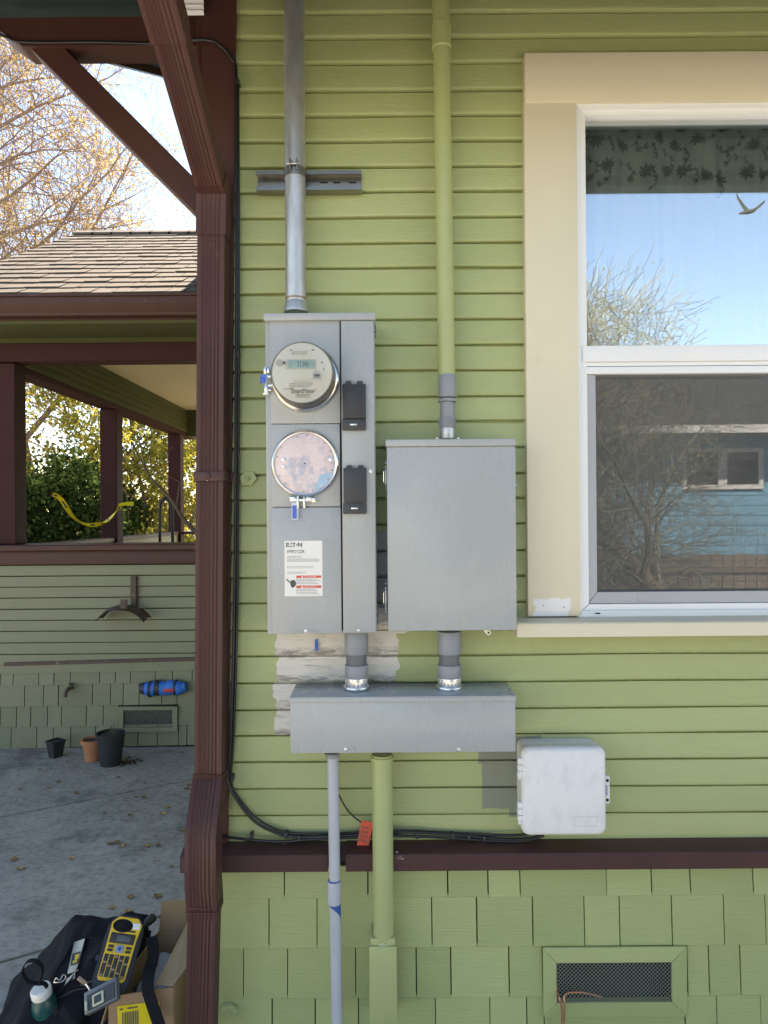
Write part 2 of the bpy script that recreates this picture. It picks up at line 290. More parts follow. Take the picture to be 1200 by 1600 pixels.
K = dict(
    siding=siding_material(), shingle=shingle_paint('green_shingle_paint', (.385, .425, .183)),
    psiding=mat('porch_siding_shaded', (.20, .205, .125), .55, var=.1, stretch=(1, 1, 6), bump=.15, bs=20, dirt=(.17, .18, .09), dthr=(.6, .8)),  # porch shade mixed into the green, darker than the house siding
    pshingle=shingle_paint('porch_shingle_shaded', (.19, .195, .118), 1.4),  # porch shingles darkened likewise to carry the shade
    green_pipe=mat('green_painted_pipe', (.375, .41, .18), .38, var=.07, vs=8, bump=.08, bs=30, dirt=(.26, .3, .12), dthr=(.62, .75), ds=9),
    darkgreen=mat('dark_green_paint', (.095, .10, .045), .75, spec=.15, var=.1, stretch=(1, 1, 4)),
    brown=mat('brown_paint', (.074, .031, .026), .48, spec=.3, var=.18, vs=7, bump=.12, bs=45, dirt=(.19, .12, .11), dthr=(.66, .78), ds=11),
    brown_top=mat('brown_paint_chipped', (.072, .030, .027), .45, spec=.35, var=.2, vs=9, bump=.15, bs=40, dirt=(.55, .5, .46), dthr=(.675, .70), ds=18),
    brown_shaded=mat('brown_paint_shaded', (.052, .019, .019), .7, spec=.15, var=.18, vs=7, bump=.12, bs=45),  # porch posts and beams: eave shade put into the brown
    soffit=mat('dark_teal_paint', (.035, .055, .055), .95, spec=.05, var=.15, stretch=(1, 4, 1)),
    cream=mat('cream_paint', (.69, .62, .46), .48, var=.05, vs=4, bump=.1, bs=25, dirt=(.5, .42, .27), dthr=(.66, .85), ds=6),
    cream_patched=patched_cream(), primer=mat('white_filler', (.78, .76, .74), .6, var=.04),
    vinyl=mat('white_vinyl', (.80, .80, .79), .35, var=.04, vs=6, dirt=(.5, .48, .44), dthr=(.69, .76), ds=14),
    alu=mat('grey_screen_frame', (.40, .40, .42), .45, var=.08, vs=12),
    screen=screen_mat(), glass=glass_mat('window_glass', .38, wob=.02), glass2=glass_mat('lower_window_glass', .42, wob=.04),
    curtain=mat('curtain_fabric', (.86, .84, .78), .8, var=.06, stretch=(6, 1, .6), vs=8), print=mat('floral_print', (.34, .345, .335), .8),
    room=mat('room_wall', (.22, .20, .18), .8),
    grey=enamel('grey_enamel', (.372, .384, .382), .5), grey2=enamel('grey_enamel_disconnect', (.372, .388, .384), .75),
    pvc=mat('grey_pvc', (.25, .265, .29), .42, var=.08, vs=14), pvc_dark=mat('dark_grey_pvc', (.125, .13, .14), .5, var=.15, vs=30),
    pvc_lt=mat('pale_grey_pvc', (.44, .45, .48), .42, var=.08, vs=9, dirt=(.25, .24, .24), dthr=(.66, .74), ds=10),
    galv=mat('galvanised_steel', (.54, .54, .54), .42, .75, var=.45, vs=26, stretch=(1, 1, .35), dirt=(.2, .2, .2), dthr=(.6, .75), ds=8, bump=.05, detail=8),
    strut=mat('galvanised_channel', (.28, .27, .245), .33, .85, var=.25, vs=20, dirt=(.15, .14, .12), dthr=(.58, .72), ds=12),
    zinc=mat('zinc_fitting', (.62, .63, .65), .28, .9, var=.2, vs=40), steel=mat('bright_steel', (.68, .67, .64), .25, .95, var=.12, vs=30),
    black=mat('black_plastic', (.028, .028, .031), .42, var=.2, vs=20), flap=mat('charcoal_plastic', (.038, .039, .045), .5, var=.2, vs=25, stretch=(1, 1, .3)),
    cable=mat('black_cable', (.014, .014, .016), .35, var=.2), gap=mat('dark_gap', (.012, .012, .012), .9),
    meter=mat('meter_face', (.76, .745, .69), .4, var=.03), meter_glass=None, lcd=mat('lcd_glass', (.34, .50, .49), .25, var=.05), ink=mat('dark_ink', (.09, .09, .09), .7),
    ink2=mat('grey_ink', (.36, .36, .35), .7), ink3=mat('faint_ink', (.5, .5, .48), .7), paper=mat('label_paper', (.80, .77, .72), .6, var=.03), red=mat('red_print', (.72, .09, .05), .6), white=mat('white_print', (.8, .8, .8), .6),
    pink=mat('pink_fibre_disc', (.66, .52, .52), .28, .15, var=.25, vs=14, dirt=(.42, .40, .46), dthr=(.50, .62), ds=16, detail=8), bluefilm=mat('blue_film', (.32, .48, .62), .3, var=.1),
    tape=mat('blue_tape', (.10, .19, .62), .6, var=.25, vs=60), tapeclr=mat('clear_tag', (.55, .58, .66), .3),
    telecom=mat('weathered_white_plastic', (.77, .75, .73), .6, var=.06, vs=7, bump=.15, bs=70, dirt=(.69, .675, .66), dthr=(.46, .70), ds=30, stretch=(1, 1, .55), detail=8),
    orange=mat('red_orange_tag', (.80, .11, .05), .5, var=.06), copper=mat('copper', (.72, .30, .17), .3, .9, var=.1), blueglue=mat('blue_primer', (.03, .09, .32), .4, var=.2, vs=30),
    concrete=concrete_material(), bounceconc=mat('bounce_concrete', (.46, .44, .40), .85, var=.15, vs=3, bump=.3), joint=mat('joint_dirt', (.06, .055, .05), .95, bump=.3), earth=mat('earth', (.26, .23, .17), .95, var=.3, vs=.6, dirt=(.10, .12, .04), dthr=(.5, .6), ds=1.2, bump=.4, bs=20),
    terracotta=mat('terracotta', (.42, .17, .08), .75, var=.15, vs=12, dirt=(.3, .2, .14), dthr=(.6, .75), ds=10), potblack=mat('black_pot', (.022, .024, .028), .5, var=.2), soil=mat('soil', (.05, .038, .028), .95, var=.4, vs=60, bump=.5),
    rust=mat('rusty_iron', (.10, .065, .055), .7, .2, var=.35, vs=25, dirt=(.22, .15, .11), dthr=(.55, .7), ds=20), bluefab=mat('blue_fabric', (.02, .16, .58), .6, var=.2, vs=18, bump=.3, bs=30),
    redlab=mat('red_label', (.55, .03, .04), .5), mesh=mat('wire_mesh', (.34, .36, .30), .5, .3, var=.2, vs=30),
    bag=mat('black_bag_fabric', (.009, .010, .014), .9, spec=.2, var=.25, vs=10, bump=.35, bs=220), strap=mat('black_webbing', (.010, .011, .014), .85, spec=.2, bump=.3, bs=300),
    tan=mat('tan_panel', (.47, .44, .35), .6, var=.06), yellow=mat('yellow_plastic', (.78, .50, .015), .4, var=.05), lm_grey=mat('grey_key', (.30, .34, .42), .4), key=mat('dark_key', (.035, .03, .025), .5), screen_lcd=mat('label_maker_display', (.10, .11, .10), .2),
    card=mat('cardboard', (.37, .235, .135), .8, var=.08, vs=6, stretch=(3, 3, 12), bump=.08, bs=30), card_in=mat('cardboard_inside', (.47, .33, .21), .85, var=.06), ysticker=mat('yellow_sticker', (.82, .62, .02), .45, var=.03),
    bottle=mat('green_bottle', (.012, .075, .07), .25, var=.1), capw=mat('white_cap', (.75, .74, .68), .4), bronze=mat('bronze_zip', (.35, .24, .16), .4, .6), clearp=mat('smoky_plastic', (.11, .12, .13), .35), lime=mat('lime_grey_plastic', (.45, .48, .33), .4),
    leafdry=mat('dry_leaf', (.34, .19, .07), .7, var=.35, vs=30, rnd=.45), roof=mat('weathered_shake', (.115, .098, .083), .95, spec=.1, var=.2, vs=14, stretch=(4, 1, 1), bump=.5, bs=40, rnd=.07),
    roofbase=mat('roof_felt', (.05, .045, .04), .9), pceil=mat('porch_ceiling_paint', (.58, .52, .36), .6, var=.05), ctape=mat('caution_tape', (.85, .68, .02), .35, var=.08), iron=mat('black_iron', (.02, .022, .028), .4, .4),
    bark=mat('tree_bark', (.16, .125, .10), .9, var=.35, vs=9, bump=.5, bs=30), twig=mat('twig_bark', (.17, .12, .085), .85, var=.25, vs=9), twig_pale=mat('pinkish_twig', (.27, .195, .165), .85, var=.25, vs=4), willow=mat('pale_twig', (.20, .195, .145), .8, var=.25, vs=5), stake=mat('weathered_stake', (.26, .19, .10), .8, var=.2),
    leaf_gold=leaf_mat('golden_leaf', (.40, .27, .13), (.58, .44, .16)), leaf_yel=leaf_mat('yellow_green_leaf', (.22, .24, .05), (.52, .43, .08), .48), leaf_dark=leaf_mat('dark_leaf', (.028, .055, .018), (.10, .14, .04), .4),
    bluehouse=mat('blue_house_paint', (.19, .42, .60), .6, var=.1, stretch=(1, 1, 6)), fencewood=mat('fence_wood', (.20, .165, .13), .85, var=.25, vs=7, rnd=.2), shingle_dark=mat('asphalt_roof', (.06, .06, .06), .9), bird=mat('bird_feathers', (.035, .033, .032), .95, var=.2, spec=.05),
    corr=mat('corrugated_white', (.72, .73, .75), .4, var=.08), dishwire=mat('fence_wire', (.3, .3, .28), .5, .5),
)
_t = NT('clear_meter_glass'); _t.n.remove(_t.b)
_g = _t.new('ShaderNodeBsdfGlossy'); _g.inputs[1].default_value = .03; _tr = _t.new('ShaderNodeBsdfTransparent'); _tr.inputs[0].default_value = (.97, .965, .94, 1)
_fr = _t.new('ShaderNodeFresnel'); _fr.inputs[0].default_value = 1.45; _m = _t.new('ShaderNodeMixShader')
_t.lk(_fr.outputs[0], _m.inputs[0]); _t.lk(_tr.outputs[0], _m.inputs[1]); _t.lk(_g.outputs[0], _m.inputs[2]); _t.lk(_m.outputs[0], _t.out.inputs[0]); K['meter_glass'] = _t.m

# ------------------------------------------------------------------ ground
gm = MB(); gm.box(-120, 120, -120, 160, -.6, -.035)
tag(obj('ground', gm, K['earth'], ang=None), kind='structure')
dr = MB(); dr.box(-9, -.5, -4.5, 5.6, -.034, -.012)
drive = tag(obj('driveway', dr, K['joint'], ang=None), kind='structure')
# concrete strips between the diagonal joints
a0, a1 = G(0, 1277), G(305, 1217); b0 = G(0, 1504)
ud = (a1 - a0).normalized(); nd = Vector((ud.y, -ud.x, 0)); off_a = a0.dot(nd); off_b = b0.dot(nd); stp = off_b - off_a
def clip_poly(poly, n, d, keep_greater):
    out = []
    for i in range(len(poly)):
        p, q = poly[i], poly[(i + 1) % len(poly)]; dp, dq = p.dot(n) - d, q.dot(n) - d
        if not keep_greater: dp, dq = -dp, -dq
        if dp >= 0: out.append(p)
        if dp * dq < 0: out.append(p.lerp(q, dp / (dp - dq)))
    return out
area = [Vector(p) for p in ((-8.9, -4.4, 0), (-.56, -4.4, 0), (-.56, 5.3, 0), (-8.9, 5.3, 0))]
for k in range(-7, 6):
    lo = off_a + k * stp + .009; hi = off_a + (k + 1) * stp - .009
    pl = clip_poly(clip_poly(area, nd, lo, True), nd, hi, False)
    if len(pl) < 3: continue
    mb = MB(); mb.prism([(p.x, p.y) for p in pl], -.02, rng.uniform(-.001, .002), 'Z'); obj('slab', mb, K['concrete'], drive, ang=None)
apron = MB(); apron.box(-.5, 8, -4.5, 2.08, -.034, -.004); tag(obj('bounce_path', apron, K['bounceconc'], ang=None), kind='structure')  # unseen path, extended and made pale to bounce light onto the wall

# ------------------------------------------------------------------ house
house = thing('green_house', 'green clapboard house wall with brown corner board and cream window trim', 'house', (-.5, 2.16, 0))
XC = -.52                                      # left side wall plane
def board(x0, x1, zb, zt, parent, matl, yf=2.137, yb=2.153, axis='Y', seg=14, name='siding_board', jit=.001):
    """bevel siding board: thick butt at the bottom, thin top tucked under the next one"""
    k_ = 1 if yb > yf else -1
    prof = [(yb + .006, zb + .0005), (yf + .0055 * k_, zb), (yf + .0022 * k_, zb + .0015), (yf + .0005 * k_, zb + .0045), (yf + .0002 * k_, zb + .009), (yf + (yb - yf) * .55, zt - .0066), (yf + (yb - yf) * .62, zt - .0054), (yb + .006, zt - .005)]
    n = max(1, min(seg, int(abs(x1 - x0) / .08))); rows = []; mb = MB(); ph = rng.uniform(0, 50)
    for i in range(n + 1):
        x = x0 + (x1 - x0) * i / n; dz = mnoise.noise(Vector((x * 3, ph, 0))) * jit * 3; dy = mnoise.noise(Vector((x * 4, ph, 9))) * jit
        pts = [(y + dy, z + dz) for y, z in prof]
        rows.append([Vector((x, y, z)) if axis == 'Y' else Vector((y, x, z)) for y, z in pts])
    vv = mb.grid(rows, closed=True); mb.bm.faces.new(vv[0][::-1]); mb.bm.faces.new(vv[-1])
    return obj(name, mb, matl, parent, ang=28)
lines = [-60, -20, 20, 59, 99, 142, 181, 221, 261, 300, 340, 380, 419, 459, 500, 540, 580, 621, 660, 700, 741, 780, 820, 862, 902, 942, 985, 1025, 1067, 1109, 1149, 1190, 1232, 1274, 1319]
zl = [P(410, y, 2.14)[1] for y in lines]
XL = P(340, 900, 2.14)[0]; XR = 5.2
wx0 = P(826, 500, 2.13)[0]; wx1 = P(1580, 500, 2.13)[0]; wz1 = P(1000, 86, 2.13)[1]; wz0 = P(1000, 985, 2.13)[1]
for zt, zb in zip(zl, zl[1:]):
    if zb > wz1 or zt < wz0: board(XL, XR, zb, zt, house, K['siding'], seg=40)
    else:
        board(XL, wx0, zb, zt, house, K['siding']); board(wx1, XR, zb, zt, house, K['siding'])
        if zb < wz1 < zt: board(wx0, wx1, wz1 - .01, zt, house, K['siding'], jit=.0002)
        if zb < wz0 < zt: board(wx0, wx1, zb, wz0 + .01, house, K['siding'], jit=.0002)
# backing behind the siding, with the window opening left free
bk = MB()
ox0, ox1, oz0, oz1 = rect(900, 160, 1506, 955, 2.15)
bk.box(XC + .02, ox0, 2.158, 2.19, .05, 3.4); bk.box(ox1, XR, 2.158, 2.19, .05, 3.4); bk.box(ox0, ox1, 2.158, 2.19, oz1, 3.4); bk.box(ox0, ox1, 2.158, 2.19, .05, oz0)
obj('wall_sheathing', bk, K['siding'], house, ang=None)
# other walls of the house
sw = MB(); sw.box(XC + .02, XC + .05, 2.19, 9.2, 0, 3.4); sw.prism([(1.9, 3.38), (5.5, 5.0), (9.2, 3.38)], XC + .02, XC + .05, 'X'); sw.box(XC + .05, XR, 9.17, 9.2, 0, 3.4); sw.box(XR - .03, XR, 2.19, 9.17, 0, 3.4)
sw.box(XC + .05, XR - .03, 2.19, 9.17, 3.36, 3.39)
obj('side_wall', sw, K['siding'], house, ang=None)
for i, (zt, zb) in enumerate(zip(zl[1:], zl[2:])): board(2.17, 9.18, zb, zt, house, K['siding'], yf=XC - .014, yb=XC, axis='X', seg=6)
# corner board (slightly tapered, as the photo shows)
cb = MB(); pA, pB = V(319, 0, 2.13), V(369, 0, 2.13); pC, pD = V(356, 1319, 2.13), V(312, 1319, 2.13)
ztop = 3.36
cb.prism([(XC - .016, ztop), (pB.x + .002, ztop), (pB.x, pB.z), (pC.x, pC.z), (XC - .016, pC.z)], 2.126, 2.158); obj('corner_board', cb, K['brown'], house)
cb = MB(); cb.box(XC - .030, XC - .0165, 2.127, 2.22, pC.z, ztop - .01, .002); obj('corner_board', cb, K['brown'], house)
# water table
wt_z1 = P(800, 1313, 2.13)[1]; wt_z0 = P(800, 1360.5, 2.06)[1]; wf = 2.062
zf = P(800, 1336, wf)[1]
n0, n1 = P(533, 1345, wf)[0], P(540, 1345, wf)[0]
for (xa, xb) in ((P(281, 1350, wf)[0], P(512, 1345, wf)[0]), (n1, P(583, 1345, wf)[0]), (P(613, 1345, wf)[0], XR)):
    mb = MB(); mb.prism([(2.155, wt_z1), (2.10, zf + .012), (wf + .004, zf + .003), (wf, zf - .002), (wf, wt_z0), (2.155, wt_z0)], xa, xb, 'X')
    obj('water_table', mb, K['brown_top'], house, ang=20)
for (xa, xb) in ((P(512, 1345, wf)[0] + .001, n1 - .001), (P(583, 1345, wf)[0] + .001, P(613, 1345, wf)[0] - .001)):
    mb = MB(); mb.box(xa, xb, 2.125, 2.156, wt_z0, wt_z1 - .002); obj('water_table_back', mb, K['brown_top'], house)
mb = MB(); mb.prism([(XC - .06, zf), (XC - .06, wt_z0), (XC + .01, wt_z0), (XC + .01, wt_z1)], 2.16, 9.2); obj('water_table', mb, K['brown'], house)
# shingle skirt
rows = [(1358, 1403, [330, 444, 575, 700, 763, 813, 948, 1019, 1079.5, 1178], 2.128),
        (1403, 1481, [330, 420, 495, 590, 675, 745.6, 833, 913.6, 969, 1050.7, 1132, 1197], 2.124),
        (1481, 1560, [330, 380, 449, 555.5, 650.7, 705, 796, 848], 2.120),
        (1560, 1640, [330, 425, 492.5, 560, 680.5, 766, 824, 851, 1072, 1121, 1190], 2.116),
        (1640, 1720, [330, 400, 470, 545, 610, 700, 790, 850, 930, 1010, 1090, 1180], 2.112)]
def shingle(x0, x1, zb, zt, yf, parent, matl, th=.011, name='shingle', sk=0.):
    prof = [(yf + th + .02, zb), (yf + .001, zb), (yf, zb + .0015), (yf + th * .75, zt + .006), (yf + th + .02, zt + .006)]
    mb = MB(); j = rng.uniform(-.0012, .0012)
    vv = mb.grid([[Vector((x, y - (j if y < yf + th else 0), z + d)) for y, z in prof] for x, d in ((x0, -.0004), (x1, sk + .0004))], closed=True); mb.bm.faces.new(vv[0][::-1]); mb.bm.faces.new(vv[-1])
    return obj(name, mb, matl, parent, ang=25)
for ri, (y0, y1, cuts, yf) in enumerate(rows):
    zt, zb = P(600, y0, yf)[1], P(600, y1, yf)[1]; ym = (y0 + y1) / 2
    xs = [P(c, ym, yf)[0] for c in cuts]
    if ri == 2: segs = list(zip(xs, xs[1:])); tail = [P(c, ym, yf)[0] for c in (1075, 1109, 1158)]; xs = tail; segs += list(zip(tail, tail[1:]))
    else: segs = list(zip(xs, xs[1:]))
    last = xs[-1]
    while last < XR - .1:
        nx = last + rng.uniform(.1, .23); segs.append((last, nx)); last = nx
    for xa, xb in segs: shingle(xa + .0016, xb - .0016 + rng.uniform(-.0012, .0008), zb + rng.uniform(-.0005, .0005), zt - (.03 if ri == 3 and xa < P(960, 1600, yf)[0] < xb else 0), yf, house, K['shingle'])
fd = MB(); fd.box(XC + .03, XR, 2.150, 2.157, -.05, wt_z0); obj('skirt_sheathing', fd, K['gap'], house, ang=None)
sd = MB(); sd.box(XC - .04, XC + .02, 2.135, 9.2, -.05, wt_z0 - .001); obj('side_skirt', sd, K['shingle'], house, ang=None)
# foundation vent
vf = 2.1115
vx0, vx1, vz0, vz1 = rect(849, 1481, 1074, 1590, vf); hx0, hx1, hz0, hz1 = rect(870, 1505, 1050, 1567, vf)
def frame4(name, X0, X1, Z0, Z1, x0, x1, z0, z1, yf, yb, matl, parent, bev=.0015, first=None):
    out = []
    for pl in ([(X0, Z1), (X1, Z1), (x1, z1), (x0, z1)], [(X0, Z0), (x0, z0), (x1, z0), (X1, Z0)], [(X0, Z0), (X0, Z1), (x0, z1), (x0, z0)], [(X1, Z0), (x1, z0), (x1, z1), (X1, Z1)]):
        mb = MB(); cx = sum(p[0] for p in pl) / 4; cz = sum(p[1] for p in pl) / 4
        mb.prism([(cx + (p[0] - cx) * .9985, cz + (p[1] - cz) * .998) for p in pl], yf + rng.uniform(0, .0008), yb)
        if bev: bmesh.ops.bevel(mb.bm, geom=mb.bm.edges[:], offset=bev, segments=1, affect='EDGES')
        out.append(obj(name, mb, matl, parent))
    return out
def wire_mesh(name, x0, x1, z0, z1, Y, stepx, stepz, r, matl, parent):
    mb = MB(); n = int((x1 - x0) / stepx) + int((z1 - z0) / stepz) + 2; k = stepz / stepx
    for sgn in (1, -1):
        i = -int((z1 - z0) / stepz) - 2
        while i < int((x1 - x0) / stepx) + int((z1 - z0) / stepz) + 3:
            xa = x0 + i * stepx; pts = []
            # line z = z0 + sgn*k*(x-xa) (or from the top when sgn<0)
            zb = z0 if sgn > 0 else z1
            lo = max(x0, xa); hi = min(x1, xa + (z1 - z0) / k)
            if hi - lo > 1e-4:
                mb.tube([(lo, Y, zb + sgn * k * (lo - xa)), (hi, Y, zb + sgn * k * (hi - xa))], r, 4, cap=False)
            i += 1
    return obj(name, mb, matl, parent)
vb = MB(); vb.box(vx0 + .02, vx1 - .02, 2.1475, 2.1495, vz0 + .02, vz1 - .02); vent = obj('foundation_vent', vb, K['gap'], house); vent['label'] = 'dark vent opening with diamond wire mesh and green frame'
frame4('vent_frame', vx0, vx1, vz0, vz1, hx0, hx1, hz0, hz1, vf, 2.121, K['shingle'], vent)
wire_mesh('vent_mesh', hx0, hx1, hz0, hz1, 2.1155, .0118, .0118, .0006, K['mesh'], vent)
# eaves: roof slab, soffit boards, rafters, gutter
UZ = lambda Y: 2.10 + .536 * Y + .012
EY, RY, BX = 1.616, 5.6, -1.42
rf = MB(); rf.prism([(EY - .02, UZ(EY) + .03), (RY, UZ(RY) + .03), (2 * RY - EY, UZ(EY) + .03), (2 * RY - EY, UZ(EY) + .13), (RY, UZ(RY) + .15), (EY - .04, UZ(EY) + .11)], BX, 5.6, 'X')
roof = obj('roof', rf, K['shingle_dark'], house, ang=None)
y = EY
while y < RY - .05:
    y2 = min(y + .135, RY); mb = MB()
    mb.prism([(y + .002, UZ(y) + .002), (y2 - .002, UZ(y2) - .001), (y2 - .002, UZ(y2) + .025), (y + .002, UZ(y) + .025)], BX + .03, 5.5, 'X'); obj('soffit_board', mb, K['soffit'], roof); y += .135
mb = MB(); mb.prism([(EY - .02, UZ(EY) - .045), (RY, UZ(RY) - .045), (RY, UZ(RY) + .12), (EY - .02, UZ(EY) + .12)], BX - .04, BX - .001, 'X'); obj('barge_board', mb, K['brown'], roof)
mb = MB(); mb.prism([(2 * RY - EY, UZ(EY) - .045), (RY + .001, UZ(RY) - .045), (RY + .001, UZ(RY) + .12), (2 * RY - EY, UZ(EY) + .12)], BX - .04, BX - .001, 'X'); obj('barge_board', mb, K['brown'], roof)
mb = MB(); mb.prism([(EY - .021, UZ(EY) - .03), (EY - .09, UZ(EY) - .03), (EY - .13, UZ(EY) + .05), (EY - .13, UZ(EY) + .075), (EY - .021, UZ(EY) + .075)], BX, 5.6, 'X'); obj('gutter', mb, K['soffit'], roof, ang=20)
# beam and knee brace on the gable side
by0, by1 = 2.225, 2.315
e0 = V(5, 48, by0); e1 = V(35, 70, by0); bt = P(200, 26, by0)[1]; bb = P(200, 71, by0)[1]
mb = MB(); mb.prism([(XC, bb), (e1.x, bb), (e0.x - .012, e0.z), (e0.x - .03, bt), (XC, bt)], by0, by1); obj('lookout_beam', mb, K['brown'], house)
q0, q1, q2, q3 = V(33, 62, 2.24), V(88, 62, 2.24), V(325, 308, 2.24), V(325, 358, 2.24)
mb = MB(); mb.prism([(q0.x, q0.z), (q1.x, q1.z), (XC - .02, q2.z + .01), (XC - .02, q3.z)], 2.236, 2.305); bmesh.ops.bevel(mb.bm, geom=mb.bm.edges[:], offset=.003, segments=1, affect='EDGES'); obj('knee_brace', mb, K['brown'], house)
mb = MB(); mb.box(XC - .0315, XC - .0304, 2.235, 2.31, P(318, 365, 2.24)[1], P(318, 10, 2.24)[1]); obj('brace_cleat', mb, K['brown'], house)
# corrugated scrap under the eave
c0, c1, c2, c3 = rect(283, -40, 318, 22, 2.10); rows_ = []
for i in range(29):
    z = c2 + (c3 - c2) * i / 28; rows_.append([Vector((c0, 2.10 + .004 * math.cos(i * 1.57), z)), Vector((c1, 2.10 + .004 * math.cos(i * 1.57), z))])
mb = MB(); mb.grid(rows_); mb.grid([[p + Vector((0, .0015, 0)) for p in r] for r in rows_]); obj('corrugated_flashing', mb, K['corr'], house, ang=60)

# window of the house
cf = 2.114
wfr = MB()
win = obj('window', MB().box(P(905, 0, 2.15)[0], P(1500, 0, 2.15)[0], 2.1905, 2.2, oz1 - .02, oz1 - .005), K['vinyl'], house); win['label'] = 'white vinyl window with cream casing, reflecting sky and tree'
hz = P(1000, 157, cf)[1]
def part(name, x0, y0, x1, y1, Yf, Yb, m, parent, bev=.0015): return obj(name, MB().pbox(x0, y0, x1, y1, Yf, Yb, bev), m, parent)
part('head_casing', 820, 79, 1586, 157, cf - .003, 2.16, K['cream'], win, .003)
part('side_casing', 822, 157.5, 904, 963, cf, 2.16, K['cream_patched'], win, .002)
part('side_casing', 1502, 157.5, 1584, 963, cf, 2.16, K['cream'], win, .002)
sz1 = P(1000, 963, 2.12)[1]; szf = P(1000, 973, 2.045)[1]; szb = P(1000, 994.5, 2.045)[1]
mb = MB(); mb.prism([(2.16, sz1), (2.05, szf + .002), (2.045, szf - .002), (2.045, szb), (2.16, szb)], P(808, 985, 2.045)[0], P(1600, 985, 2.045)[0], 'X'); sill = obj('window_sill', mb, K['cream'], win, ang=20)
for q in ((849, 946), (881, 949)): obj('nail_hole', MB().lathe([(.0016, 0), (.0016, .0015)], V(q[0], q[1], cf - .0008), n=8), K['gap'], win)
def fr(name, X0, Y0, X1, Y1, x0, y0, x1, y1, yf, yb, m, b=.0012):
    a = rect(X0, Y0, X1, Y1, yf); i = rect(x0, y0, x1, y1, yf); return frame4(name, *a, *i, yf, yb, m, win, b)
fr('window_frame', 898, 157, 1508, 962, 907, 167, 1499, 952, 2.122, 2.19, K['vinyl'])
fr('window_frame', 906, 166, 1500, 953, 917.5, 178, 1489, 942, 2.134, 2.19, K['vinyl'])
part('meeting_rail', 911, 538, 1492, 563, 2.128, 2.19, K['vinyl'], win)
part('meeting_rail', 912, 564, 1492, 570, 2.1365, 2.19, K['vinyl'], win); part('meeting_rail', 914, 571, 1491, 582, 2.132, 2.19, K['vinyl'], win)
fr('screen_frame', 917.6, 582, 1489, 941, 932, 584, 1475, 923, 2.142, 2.152, K['alu'])
part('screen_pull', 996, 927, 1012, 940, 2.1415, 2.146, K['alu'], win)
a, b, c, d = rect(931, 583, 1476, 924, 2.147); obj('insect_screen', MB().box(a, b, 2.1470, 2.1474, c, d), K['screen'], win)
a, b, c, d = rect(914, 176, 1492, 541, 2.165); obj('pane', MB().box(a, b, 2.164, 2.168, c, d), K['glass'], win, ang=None)
a, b, c, d = rect(912, 565, 1492, 946, 2.18); obj('pane', MB().box(a, b, 2.178, 2.182, c, d), K['glass2'], win, ang=None)
part('shade_bar', 910, 180, 1495, 195, 2.205, 2.23, K['vinyl'], win, .004)
part('weep_slot', 930, 957.5, 938, 959.5, 2.1215, 2.123, K['gap'], win, 0)
# room behind the window
rm = MB(); X0, X1 = ox0 - .35, ox1 + .5
for bx in ((X0, X1, 4.6, 4.63, .9, 3.3), (X0 - .03, X0, 2.2, 4.6, .9, 3.3), (X1, X1 + .03, 2.2, 4.6, .9, 3.3), (X0, X1, 2.2, 4.6, .87, .9), (X0, X1, 2.2, 4.6, 3.3, 3.33)): rm.box(*bx)
obj('room_shell', rm, K['room'], house, ang=None)
# curtain
def fold(x): return 2.285 + .016 * math.sin(x * 41) + .008 * math.sin(x * 97 + 1.3)
czt, czb = P(1000, 200, 2.28)[1], P(1000, 560, 2.28)[1]; cx0, cx1 = P(890, 0, 2.28)[0], P(1510, 0, 2.28)[0]
curt = thing('curtain', 'pale curtain with dark floral print behind the upper window pane', 'curtain', (cx0, 2.285, czb))
rr = []
for i in range(160):
    x = cx0 + (cx1 - cx0) * i / 159; rr.append([Vector((x, fold(x), czt)), Vector((x, fold(x) + .002, (czt + czb) / 2)), Vector((x, fold(x), czb))])
mb = MB(); mb.grid(rr); mb.grid([[p + Vector((0, .001, 0)) for p in r] for r in rr]); obj('cloth', mb, K['curtain'], curt, ang=80)
pr = MB(); r2 = random.Random(3)
def cpt(x, z): return Vector((x, fold(x) - .0022, z))
def blade(x, z, ang, L, w):
    ca, sa = math.cos(ang), math.sin(ang); pts = []
    for u, v in ((0, 0), (.3, .8), (.65, 1), (1, 0), (.65, -1), (.3, -.8)): pts.append(cpt(x + L * u * ca - w * v * sa, z + L * u * sa + w * v * ca))
    pr.poly(pts)
for kx in range(20):
    for kz in range(2):
        x = cx0 + .03 + kx * .062 + r2.uniform(-.012, .012) + kz * .03; z = czt - .055 - kz * .085 + r2.uniform(-.02, .02)
        big = r2.random() < .6; n = 9 if big else 6; L = .026 if big else .015; ph = r2.uniform(0, 6)
        for q in range(n): blade(x, z, ph + q * 2 * math.pi / n, L * r2.uniform(.75, 1.1), L * .16)
        ang = r2.uniform(-1, 1); px_, pz_ = x, z; prev = None
        for s in range(10):
            ang += .26 * (1 if kx % 2 else -1); nx_, nz_ = px_ + .009 * math.cos(ang), pz_ - .009 * math.sin(ang)
            o_ = Vector((math.sin(ang), 0, math.cos(ang))) * .0012
            pr.poly([cpt(px_ + o_.x, pz_ + o_.z), cpt(nx_ + o_.x, nz_ + o_.z), cpt(nx_ - o_.x, nz_ - o_.z), cpt(px_ - o_.x, pz_ - o_.z)])
            if s % 3 == 1: blade(nx_, nz_, ang + 1.1, .016, .0035); blade(nx_, nz_, -ang - .8, .014, .003)
            px_, pz_ = nx_, nz_
obj('floral_print', pr, K['print'], curt, ang=None, normals=False)

# ------------------------------------------------------------------ porch
YP = 5.2
porch = thing('porch', 'porch beyond the driveway with shake roof, brown posts and green half wall', 'porch', (-2, YP, 0))
PXL, PXR = -5.2, XC - .06
PL = -2.69
